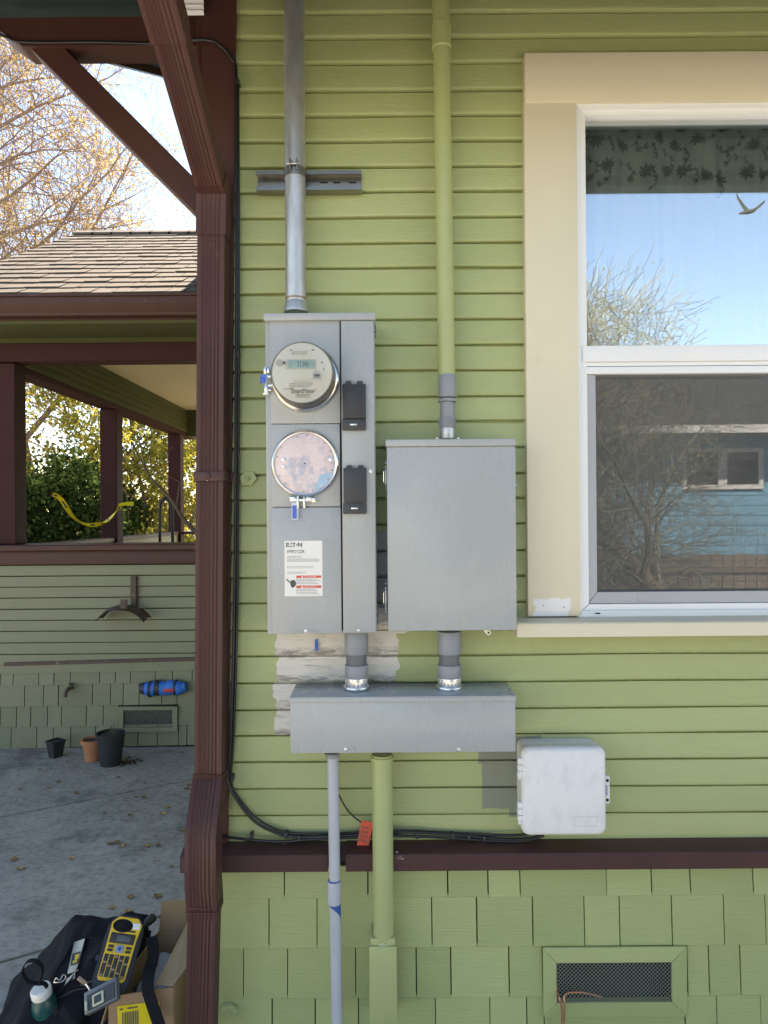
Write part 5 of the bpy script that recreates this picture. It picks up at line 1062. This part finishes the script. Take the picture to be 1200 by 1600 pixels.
rws = [[Vector((bx_.x + p[0], yy_, bx_.z + p[1])) for p in rr_poly(W2 - .004, H2 - .004, .02)] for yy_ in (2.094, 2.1385)]; mb = MB(); vv = mb.grid(rws, closed=True); mb.bm.faces.new(vv[0]); mb.bm.faces.new(vv[-1]); obj('base', mb, K['telecom'], tb)
for y0, y1 in ((1183, 1217), (1252, 1287)):
    h_ = obj('hinge', MB().tube([V(812.5, y0, 2.046), V(812.5, y1, 2.046)], .0055, 10), K['telecom'], tb)
    for yy_ in (y0 + 3, y0 + 13, y0 + 23): obj('hinge_knuckle', MB().pbox(809.5, yy_, 819, yy_ + 8.5, 2.036, 2.058, .002), K['telecom'], h_)
lt3 = obj('latch', MB().pbox(945.5, 1213, 953, 1256, 2.05, 2.066, .002), K['telecom'], tb)
obj('latch_slot', MB().pbox(946.5, 1227, 949.5, 1243, 2.0485, 2.051, .0005), K['lm_grey'], lt3)
for yy_ in (1219.5, 1250): obj('latch_hole', MB().lathe([(.0045, 0), (.0045, .001)], V(949, yy_, 2.0495), n=12), K['gap'], lt3)
e0, e1_, e2_, e3 = rect(897, 1276, 933, 1291, 2.0312); frame4('embossed_panel', e0, e1_, e2_, e3, e0 + .001, e1_ - .001, e2_ + .001, e3 - .001, 2.0307, 2.0316, K['ink3'], tb, 0)
# --- cables
def cable(pts, r, name, label, n=8):
    pp = bez([Vector(p) for p in pts], 6); o = obj(name, MB().tube(pp, r, n), K['cable'], loc=pp[-1], ang=70); return tag(o, label, 'cable', 'black cables on the wall')
CY = 2.118
cable([V(-30, 40, 2.22), V(10, 58, 2.22), V(40, 66, 2.22), V(150, 66, 2.215), V(250, 68, 2.21), V(318, 62, 2.11), V(345, 72, 2.115), V(362, 92, 2.118), V(369, 120, CY), V(370, 300, CY), V(369, 600, CY), V(367, 900, CY), V(361, 1150, CY), V(357, 1215, CY), V(366, 1243, CY), V(398, 1283, CY), V(440, 1304, CY), V(480, 1308, CY), V(515, 1307, 2.11), V(550, 1305, 2.115), V(600, 1303, 2.12), V(640, 1300, CY), V(720, 1305, CY), V(790, 1312, CY), V(830, 1310, CY), V(848, 1304, CY)], .0048, 'cable', 'thick black cable down the corner board and along the brown ledge')
cable([V(372, 128, CY + .004), V(373, 400, CY), V(372.5, 700, CY + .002), V(370, 980, CY), V(365, 1150, CY), V(361, 1213, CY), V(369, 1240, CY + .002), V(402, 1279, CY), V(445, 1300, CY + .006), V(500, 1303, CY + .004), V(560, 1301, CY + .005), V(620, 1298, CY), V(700, 1301, CY + .006), V(790, 1305, CY), V(846, 1301, CY)], .0038, 'cable', 'thinner black cable right of the thick one down the wall corner')
cable([V(338, 1307, CY), V(365, 1309, CY), V(400, 1313, CY - .004), V(440, 1315, CY - .004), V(480, 1312, CY - .004), V(540, 1309, 2.115), V(620, 1306, CY - .003), V(700, 1309, CY - .004), V(770, 1314, CY - .004), V(820, 1314, CY - .003), V(850, 1305, CY)], .0045, 'cable', 'black cable emerging from the downspout and lying on the brown ledge')
cable([V(508, 1176, 2.08), V(511, 1183, 2.09), V(520, 1215, 2.125), V(531, 1245, 2.125), V(545, 1268, 2.122), V(562, 1283, 2.118), V(580, 1291, 2.115), V(596, 1293, 2.112)], .0024, 'cable', 'thin black wire hanging from the trough to the red tag')
for px_, py_, lb in ((371, 126, 'topmost black cable clip on the wall corner above the strut'), (371, 553, 'black cable clip on the wall corner left of the meter'), (362, 1217, 'black cable clip where the corner cables bend away'), (392, 1308, 'black clip nearest the downspout on the ledge cable'),
        (447, 1306, 'black clip where the curved cables reach the ledge'), (467, 1311, 'black clip just left of the slim grey conduit'), (652, 1306, 'first black cable clip right of the thick green conduit'), (708, 1308, 'second black cable clip right of the thick green conduit'), (733, 1310, 'third black cable clip right of the thick green conduit'), (757, 1312, 'black cable clip nearest the white utility box')):
    c = V(px_, py_, CY - .006); o = obj('cable_clip', MB().box(c.x - .0045, c.x + .0045, c.y - .002, 2.137, c.z - .009, c.z + .009, .002), K['black'], loc=c); tag(o, lb, 'cable clip', 'cable clips on the wall')
# red tag
tg = thing('warning_tag', 'red plastic tag with black print hanging behind the green conduit', 'tag', V(570, 1300, 2.108))
tm = Matrix.Translation(V(570, 1305, 2.104)) @ Matrix.Rotation(R(11), 4, 'Y')
mb = MB(); mb.prism([(p[0], p[1]) for p in rr_poly(.0175, .042, .005, 3)], -.0008, .0008); mb.xform(tm); obj('card', mb, K['orange'], tg)
mb = MB(); rg = random.Random(8)
for i in range(7):
    for j in range(4):
        x0 = -.0145 + i * .0034; zA = .026 - j * .0125; L = rg.uniform(.007, .0115); mb.poly([tm @ Vector((x0, -.0012, zA)), tm @ Vector((x0 + .0016, -.0012, zA)), tm @ Vector((x0 + .0016, -.0012, zA - L)), tm @ Vector((x0, -.0012, zA - L))])
obj('black_print', mb, K['ink'], tg, ang=None, normals=False)
tw = Matrix.Rotation(R(90), 4, 'Y'); mb = None
ptext('warning_word', 'WARNING', 0, 0, 0, 0, -.0012, K['ink'], tg, tm @ Matrix.Translation((.0135, 0, -.012)) @ Matrix.Rotation(R(-90), 4, 'Y'), (-.022, .012, -.0025, .0025))
# diamond anchor plates
for (px_, py_, Yp, rt, lb) in ((388, 748, 2.136, 5, 'small green painted anchor plate beside the meter panel'), (358, 1581, 2.108, -30, 'small green painted anchor plate low on the shingles')):
    t = thing('anchor_plate', lb, 'bracket', V(px_, py_, Yp), 'painted anchor plates'); c = V(px_, py_, Yp); pl = [(-.027, .006), (-.006, .022), (.018, .019), (.027, -.002), (.008, -.021), (-.018, -.019)]
    a = R(rt); mb = MB(); mb.prism([(c.x + p[0] * math.cos(a) - p[1] * math.sin(a), c.z + p[0] * math.sin(a) + p[1] * math.cos(a)) for p in pl], Yp - .005, Yp + .01); bmesh.ops.bevel(mb.bm, geom=mb.bm.edges[:], offset=.001, segments=1, affect='EDGES'); obj('plate', mb, K['siding'], t); obj('bolt', MB().lathe([(.008, 0), (.008, .003), (.0055, .004), (.005, .009), (.003, .011)], c + Vector((0, -.005, 0)), n=8), K['green_pipe'], t)
wad_o = wad('x', 494.5, 1008, 5, 19, 2.133, None, 4); wad_o.name = 'tape_scrap'; tag(wad_o, 'scrap of blue tape stuck on the bare siding patch', 'tape')
# copper wires at the vent
for i, (xa, lb) in enumerate(((0, 'left bare copper wire poking out of the wall vent'), (8, 'right bare copper wire bending out of the wall vent'))):
    pts = [V(940 - 30 * (1 - i), 1558, 2.13), V(910 - 10 * (1 - i), 1548 + 3 * i, 2.115), V(884 - (1 - i) * 8, 1553, 2.10), V(877 + xa * .6 - 1 * (1 - i), 1568, 2.09), V(877 + xa * .55, 1600, 2.088), V(876 + xa * .5, 1640, 2.088)]
    if i == 0: pts = [V(870, 1540, 2.125), V(871, 1550, 2.11), V(874, 1560, 2.092), V(878, 1580, 2.09), V(877, 1610, 2.088), V(876, 1640, 2.088)]
    tag(obj('copper_wire', MB().tube(bez(pts, 6), .0024, 8), K['copper'], loc=pts[-1], ang=70), lb, 'wire', 'copper wires at the vent')

# ------------------------------------------------------------------ fallen leaves
lv = []
for k in range(4):
    mb = MB(); n = 9; rg = random.Random(40 + k); pts = []
    for i in range(n):
        a = 2 * math.pi * i / n; r_ = (.026 if i % 2 else .019) * rg.uniform(.75, 1.2); pts.append(Vector((r_ * math.cos(a) * 1.25, r_ * math.sin(a), rg.uniform(.001, .013))))
    cv = mb.bm.verts.new((0, 0, .003)); vv = [mb.bm.verts.new(p) for p in pts]
    for i in range(n): mb.bm.faces.new((cv, vv[i], vv[(i + 1) % n]))
    me = bpy.data.meshes.new('fallen_leaf'); mb.bm.to_mesh(me); mb.bm.free(); me.materials.append(K['leafdry']); lv.append(me)
lpx = [(212, 1246), (275, 1242), (163, 1271), (203, 1274), (255, 1273), (285, 1298), (172, 1319), (183, 1318), (191, 1323), (195, 1320), (231, 1323), (247, 1322), (22, 1344), (31, 1358), (111, 1342), (268, 1355), (204, 1403), (246, 1401), (176, 1419), (200, 1426), (75, 1231), (120, 1240), (30, 1234), (184, 1215), (254, 1222), (295, 1227), (292, 1233), (60, 1186), (62, 1203), (92, 1222), (185, 1215), (226, 1225), (28, 1213), (105, 1190), (262, 1262), (225, 1247), (285, 1176)]
for i, (x, y) in enumerate(lpx):
    p = G(x, y); s = rng.uniform(.4, .85) * (1.0 if y > 1230 else .8); o = share('fallen_leaf', lv[i % 4], None, Matrix.Translation(p + Vector((0, 0, .003))) @ Matrix.Rotation(rng.uniform(0, 6.28), 4, 'Z') @ Matrix.Scale(s, 4))
    tag(o, 'small dry brown leaf lying on the concrete driveway', 'leaf', 'fallen leaves on the driveway')

# ------------------------------------------------------------------ cardboard box
bxo = thing('cardboard_box', 'open brown cardboard box with yellow barcode sticker beside the downspout', 'box', (-.73, 2.3, 0))
FL, FR_ = Vector((-.835, 2.13, 0)), Vector((-.655, 2.17, 0)); BR_, BL_ = Vector((-.60, 2.50, 0)), Vector((-.79, 2.46, 0)); bh = .255
def quadpanel(name, pts, th, m):
    a_, b_, c_ = pts[:3]; n = (b_ - a_).cross(c_ - a_).normalized() * th; mb = MB(); A = [mb.bm.verts.new(p) for p in pts]; B = [mb.bm.verts.new(p + n) for p in pts]
    mb.bm.faces.new(A); mb.bm.faces.new(B[::-1])
    for k in range(len(pts)): mb.bm.faces.new((A[k], B[k], B[(k + 1) % len(pts)], A[(k + 1) % len(pts)]))
    return obj(name, mb, m, bxo, ang=None)
up = Vector((0, 0, bh))
quadpanel('front_panel', [FL, FR_, FR_ + up, FL + up], .004, K['card']); quadpanel('side_panel', [FR_, BR_, BR_ + up, FR_ + up], .004, K['card'])
quadpanel('back_panel', [BR_, BL_, BL_ + up, BR_ + up], .004, K['card_in']); quadpanel('side_panel', [BL_, FL, FL + up, BL_ + up], .004, K['card'])
quadpanel('bottom', [p + Vector((0, 0, .002)) for p in (FL, BL_, BR_, FR_)], .003, K['card'])
quadpanel('flap', [FR_ + up + Vector((0, 0, .001)), BR_ + up + Vector((0, 0, .001)), V(293, 1441, 2.46), V(243, 1539, 2.17)], .003, K['card_in'])
quadpanel('flap', [BL_ + up, BR_ + up, BR_ + up + Vector((.0, .03, .085)), BL_ + up + Vector((0, .03, .085))], .003, K['card'])
quadpanel('flap', [FL + up, FL + up + Vector((-.025, -.01, -.085)), BL_ + up + Vector((-.03, .0, -.08)), BL_ + up], .003, K['card'])
ux = (FR_ - FL).normalized(); bw = (FR_ - FL).length; nf = Vector((ux.y, -ux.x, 0))
def fpt(u, v, off=.0062): return FL + ux * (bw * u) + Vector((0, 0, v)) + nf * off
stt = obj('sticker', MB().poly([fpt(.14, .14), fpt(.82, .14), fpt(.78, .222), fpt(.12, .225)]), K['ysticker'], bxo, ang=None, normals=False)
rg = random.Random(2); mb = MB(); u = .2
while u < .46:
    w = rg.uniform(.006, .02); mb.poly([fpt(u, .160, .0072), fpt(u + w, .160, .0072), fpt(u + w, .204, .0072), fpt(u, .204, .0072)]); u += w + rg.uniform(.006, .014)
for u0 in (.16, .28, .33, .39): mb.poly([fpt(u0, .212, .0072), fpt(u0 + .05, .212, .0072), fpt(u0 + .05, .217, .0072), fpt(u0, .217, .0072)])
obj('barcode', mb, K['ink'], stt, ang=None, normals=False)
mb = MB()
for u0 in (.52, .59, .65): mb.poly([fpt(u0, .228), fpt(u0 + .04, .228), fpt(u0 + .04, .243), fpt(u0, .243)])
obj('print_mark', mb, K['ink2'], bxo, ang=None, normals=False)
i4 = [FL.lerp(BR_, .12), FR_.lerp(BL_, .12), BR_.lerp(FL, .12), BL_.lerp(FR_, .12)]
ib = softbox([p + Vector((0, 0, .01)) for p in i4] + [p + Vector((0, 0, .2)) for p in i4], 9, 2, .03, 22, 3)
tag(obj('plastic_wrap', ib, mat('pale_plastic_wrap', (.5, .52, .58), .3, var=.1, vs=20), loc=(-.72, 2.3, .02), ang=20), 'crumpled pale plastic wrap inside the cardboard box', 'plastic wrap')

# ------------------------------------------------------------------ tool bag, label maker, bottle
bag = thing('tool_bag', 'black fabric tool bag slumped against the cardboard box', 'bag', (-1.05, 2.35, 0))
def Q(px, py, Y): return V(px, py, Y)
def hexa(front, back):     # front: bl, br, tr, tl ; back likewise
    return [front[0], front[1], back[1], back[0], front[3], front[2], back[2], back[3]]
fr1 = [Vector((-1.20, 2.10, .0)), Vector((-.86, 2.10, .0)), Vector((-.83, 2.24, .29)), Vector((-1.06, 2.24, .24))]
bk1 = [Vector((-1.36, 2.58, .0)), Vector((-.86, 2.52, .0)), Vector((-.83, 2.46, .31)), Vector((-1.09, 2.50, .28))]
bb_ = softbox(hexa(fr1, bk1), 16, 3, .018, 9, 1, .012)
for v in bb_.bm.verts: v.co += v.normal * (.010 * mnoise.noise(Vector((v.co.x * 34, v.co.y * 9, v.co.z * 16))))
from mathutils.bvhtree import BVHTree
bmesh.ops.triangulate(bb_.bm, faces=bb_.bm.faces[:]); bag_tree = BVHTree.FromBMesh(bb_.bm)
def onbag(px, py, off=.004):
    d = (V(px, py, 2.0) - Vector((0, 0, CAMH))).normalized(); h = bag_tree.ray_cast(Vector((0, 0, CAMH)), d)
    return (h[0] if h[0] else V(px, py, 2.3)) - d * off
obj('bag_body', bb_, K['bag'], bag, ang=80)
def patch(name, quad, m, off=.004, n=8, nv=8):
    rws = []
    for i in range(nv + 1):
        f = i / nv; row = []
        for k in range(n + 1):
            g = k / n; a_ = [quad[0][c] * (1 - g) + quad[1][c] * g for c in (0, 1)]; b_ = [quad[3][c] * (1 - g) + quad[2][c] * g for c in (0, 1)]
            row.append(onbag(a_[0] * (1 - f) + b_[0] * f, a_[1] * (1 - f) + b_[1] * f, off))
        rws.append(row)
    mb = MB(); mb.grid(rws); mb.grid([[p + Vector((.001, .003, -.002)) for p in r] for r in rws]); return obj(name, mb, m, bag, ang=60)
patch('top_flap', [(140, 1467), (168, 1466), (160, 1496), (134, 1500)], K['strap'], .006); patch('buckle', [(150, 1492), (158, 1491), (156, 1500), (148, 1501)], K['black'], .012, 2, 2)
for pp_ in (((125, 1540), (140, 1534), (160, 1530)), ((92, 1560), (115, 1548), (140, 1543)), ((70, 1590), (95, 1572), (120, 1560))): obj('seam', MB().tube(bez([onbag(x_, y_, .002) for x_, y_ in pp_], 6), .0022, 6), K['flap'], bag, ang=60)
fr2 = [Vector((-1.21, 2.02, .0)), Vector((-.93, 2.03, .0)), Vector((-.93, 2.13, .17)), Vector((-1.12, 2.13, .15))]
bk2 = [Vector((-1.24, 2.26, .0)), Vector((-.93, 2.20, .0)), Vector((-.93, 2.26, .23)), Vector((-1.11, 2.28, .21))]
obj('front_pocket', softbox(hexa(fr2, bk2), 12, 2, .014, 14, 4, .010), K['bag'], bag, ang=80)
patch('tan_panel', [(116, 1472), (134, 1466), (121, 1517), (105, 1522)], K['tan']); patch('tan_panel', [(104, 1530), (118, 1518), (116, 1528), (100, 1542)], K['tan'])
patch('badge', [(113, 1490), (126, 1486), (122, 1505), (110, 1509)], K['black'], .0065); patch('badge_mark', [(117, 1492), (125, 1490), (122, 1498), (117, 1500)], K['yellow'], .0085, 2, 2); patch('badge_mark', [(114, 1501), (121, 1499), (120, 1503), (113, 1506)], K['yellow'], .0085, 2, 2)
patch('side_pocket', [(112, 1474), (118, 1466), (96, 1504), (82, 1524)], K['bag'], .010)
obj('piping', MB().tube([onbag(x_, y_, .003) for x_, y_ in ((134, 1467), (128, 1490), (122, 1512), (112, 1530), (96, 1548), (80, 1562))], .0035, 8), K['strap'], bag, ang=60)
obj('piping', MB().tube([onbag(x_, y_, .003) for x_, y_ in ((133, 1466), (150, 1466), (170, 1468), (190, 1468), (215, 1466))], .0035, 8), K['strap'], bag, ang=60)
def strip(pts, w, th, m, name, parent, side=None):
    pts = bez([Vector(p) for p in pts], 5); rws = []; side = Vector(side) if side else Vector((1, 0, 0))
    for i, p in enumerate(pts):
        t = (pts[min(i + 1, len(pts) - 1)] - pts[max(i - 1, 0)]).normalized(); s = (side - t * side.dot(t)).normalized(); n = t.cross(s) * th / 2; rws.append([p + s * w / 2 + n, p - s * w / 2 + n, p - s * w / 2 - n, p + s * w / 2 - n])
    mb = MB(); vv = mb.grid(rws, closed=True); mb.bm.faces.new(vv[0]); mb.bm.faces.new(vv[-1]); return obj(name, mb, m, parent, ang=40)
strip([Q(236, 1464, 2.36), Q(240, 1490, 2.27), Q(233, 1520, 2.16), Q(231, 1545, 2.125), Q(238, 1570, 2.118), Q(250, 1605, 2.11)], .036, .003, K['strap'], 'shoulder_strap', bag)
strip([Q(150, 1462, 2.42), Q(190, 1456, 2.43), Q(235, 1462, 2.42)], .03, .004, K['strap'], 'handle', bag, (0, .3, 1))
strip([Q(83, 1583, 2.02), Q(94, 1576, 2.02), Q(104, 1590, 2.01), Q(112, 1606, 2.0)], .02, .003, K['strap'], 'webbing_loop', bag)
zp = Matrix.Translation(Q(129, 1533, 2.13)) @ Matrix.Rotation(R(40), 4, 'Y') @ Matrix.Rotation(R(-35), 4, 'X'); obj('zip_pull', MB().box(-.017, .017, -.004, .002, -.006, .006, .002, 2, zp), K['bronze'], bag)
obj('zip_slider', MB().tube([Q(134, 1537, 2.128), Q(139, 1544, 2.122), Q(142, 1551, 2.118)], .003, 8), K['steel'], bag)
# grey clear tool clipped in the pocket
ctm = Matrix.Translation(Q(160, 1556, 2.085)) @ Matrix.Rotation(R(-27), 4, 'Y') @ Matrix.Rotation(R(-45), 4, 'X')
tl_ = thing('pocket_level', 'smoky clear plastic tool with pale green window poking from the bag', 'tool', Q(160, 1556, 2.085))
obj('case', MB().box(-.056, .052, -.008, .012, -.03, .03, .004, 2, ctm), K['clearp'], tl_)
obj('case_inset', MB().box(-.044, .046, -.0095, -.008, -.024, .018, .001, 1, ctm), K['black'], tl_)
mb = MB(); mb.box(-.026, .012, -.013, -.009, -.022, .010, .003, 2, ctm); wdw = obj('window_bezel', mb, K['lime'], tl_); obj('window_dark', MB().box(-.019, .005, -.0142, -.0128, -.016, .004, .001, 1, ctm), K['black'], tl_)
obj('clip', MB().box(-.05, -.042, -.014, -.008, -.022, .004, .002, 2, ctm), K['lime'], tl_)
# flashlight sticking out behind
f0, f1 = Q(212, 1456, 2.40), Q(241, 1432, 2.46)
fl = thing('flashlight', 'black flashlight poking out of the top of the bag', 'flashlight', f0); dv = (f1 - f0); obj('barrel', MB().tube([f0 - dv, f0, f0.lerp(f1, .6), f0.lerp(f1, .65), f1 - dv * .08, f1], .012, 14, rs=[.012, .012, .012, .015, .0155, .012]), K['black'], fl, ang=40); obj('tail_ring', MB().tube([f0.lerp(f1, .5), f0.lerp(f1, .56)], .0138, 14), K['flap'], fl)
# label maker
n_ = Vector((.22, -.74, .64)).normalized(); v0 = (Vector((0, 0, 1)) - n_ * n_.z).normalized(); u0 = v0.cross(n_); ta = R(-16)
uu = u0 * math.cos(ta) + v0 * math.sin(ta); vv_ = n_.cross(uu)
C0 = Q(185, 1489, 2.18)
LM = Matrix(((uu.x, vv_.x, n_.x, C0.x), (uu.y, vv_.y, n_.y, C0.y), (uu.z, vv_.z, n_.z, C0.z), (0, 0, 0, 1))) @ Matrix.Scale(.93, 4)
lm = thing('label_maker', 'yellow and black handheld label printer with keypad lying on the bag', 'label maker', C0)
def lbox(name, x0, x1, y0, y1, z0, z1, m, parent=None, bev=.001): return obj(name, MB().box(x0, x1, y0, y1, z0, z1, bev, 2, LM), m, parent or lm)
def lprism(name, poly, z0, z1, m, bev=.002):
    mb = MB(); mb.prism(poly, z0, z1, 'Z'); bmesh.ops.recalc_face_normals(mb.bm, faces=mb.bm.faces[:])
    if bev: bmesh.ops.bevel(mb.bm, geom=mb.bm.edges[:], offset=bev, segments=2, affect='EDGES')
    mb.xform(LM); return obj(name, mb, m, lm)
lprism('rubber_body', [(-.058, -.085), (-.045, -.112), (.045, -.112), (.056, -.085), (.060, .055), (.055, .090), (.035, .112), (-.035, .112), (-.056, .090), (-.060, .055)], -.055, -.002, K['black'], .008)
lprism('yellow_face', [(-.044, -.072), (-.038, -.080), (.038, -.080), (.044, -.072), (.046, .04), (.052, .085), (.034, .104), (-.03, .104), (-.048, .085), (-.046, .04)], -.003, .0015, K['yellow'], .001)
mb = MB(); mb.lathe([(.030, 0), (.030, .001), (.027, .0016)], (0, 0, .0015), (0, 0, 1), 28); mb.xform(LM @ Matrix.Translation((-.010, .078, 0)) @ Matrix.Diagonal((1.1, .66, 1, 1))); obj('cassette_window', mb, K['bag'], lm)
lbox('white_label', .018, .046, .072, .090, .0015, .0022, K['white'], bev=.0002)
lbox('display_panel', -.040, .040, .026, .056, .0015, .003, K['key']); lbox('display', -.018, .026, .032, .050, .003, .0034, K['screen_lcd'], bev=.0002)
lbox('navigation_pad', -.013, .013, .0, .022, .0015, .004, K['lm_grey'], bev=.002)
mb = MB(); mb.lathe([(.006, 0), (.006, .001)], (0, .011, .004), (0, 0, 1), 16); mb.xform(LM); obj('centre_key', mb, mat('blue_key', (.03, .1, .35), .4), lm)
for sx in (-1, 1):
    for j in range(2): lbox('key', sx * .029 - .009, sx * .029 + .009, .001 + j * .011, .009 + j * .011, .0015, .004, K['key'])
for cx in range(5):
    lbox('key_strip', -.0415 + cx * .0166, -.0275 + cx * .0166, -.070, -.006, .0014, .002, K['key'], bev=.0002)
    for j in range(7): lbox('key', -.0400 + cx * .0166, -.029 + cx * .0166, -.0685 + j * .009, -.0625 + j * .009, .002, .0042, K['card'] if (cx + j) % 4 == 0 else K['flap'], bev=.0012)
lbox('cutter_button', -.018, .018, -.105, -.088, -.004, .003, K['yellow'], bev=.003)
lbox('print_mark', .006, .036, .062, .067, .0014, .0018, K['key'], bev=.0001)
# bottle with white cap and carry loop
b0, b1 = Q(57, 1562, 2.20), Q(71, 1542, 2.21)
bo = thing('water_bottle', 'dark green bottle with white cap and black carry loop by the bag', 'bottle', (b0.x, b0.y, 0))
ax = (Vector((-.04, -.03, .16))).normalized(); ax = Vector((-.12, -.18, .97)).normalized()
cb_ = Q(66, 1555, 2.17); 
obj('bottle_body', MB().lathe([(.033, -.22), (.037, -.21), (.037, -.035), (.034, -.018), (.028, -.006), (.026, 0)], cb_, ax, 28), K['bottle'], bo, ang=40)
obj('cap', MB().lathe([(.029, 0), (.030, .003), (.030, .022), (.027, .026)], cb_, ax, 28), K['capw'], bo, ang=40)
lc = cb_ + ax * .028
lp_ = [lc + Vector((.022, 0, .0)), lc + Vector((.012, 0, .012)), lc + Vector((-.008, 0, .012)), lc + Vector((-.035, -.002, .02)), lc + Vector((-.052, -.002, .048)), lc + Vector((-.040, -.002, .078)), lc + Vector((-.012, -.002, .082)), lc + Vector((.008, -.002, .06)), lc + Vector((.004, -.001, .03)), lc + Vector((-.002, 0, .014))]
strip(lp_, .014, .003, K['strap'], 'carry_loop', bo, (0, 1, .2))
cbn = [Q(84, 1535, 2.16), Q(88, 1528, 2.16), Q(93, 1532, 2.16), Q(99, 1523, 2.17), Q(103, 1527, 2.17), Q(97, 1534, 2.165), Q(90, 1535, 2.16), Q(84, 1535, 2.16)]
obj('carabiner', MB().tube(bez(cbn, 5), .0016, 6), K['steel'], bo, ang=60)
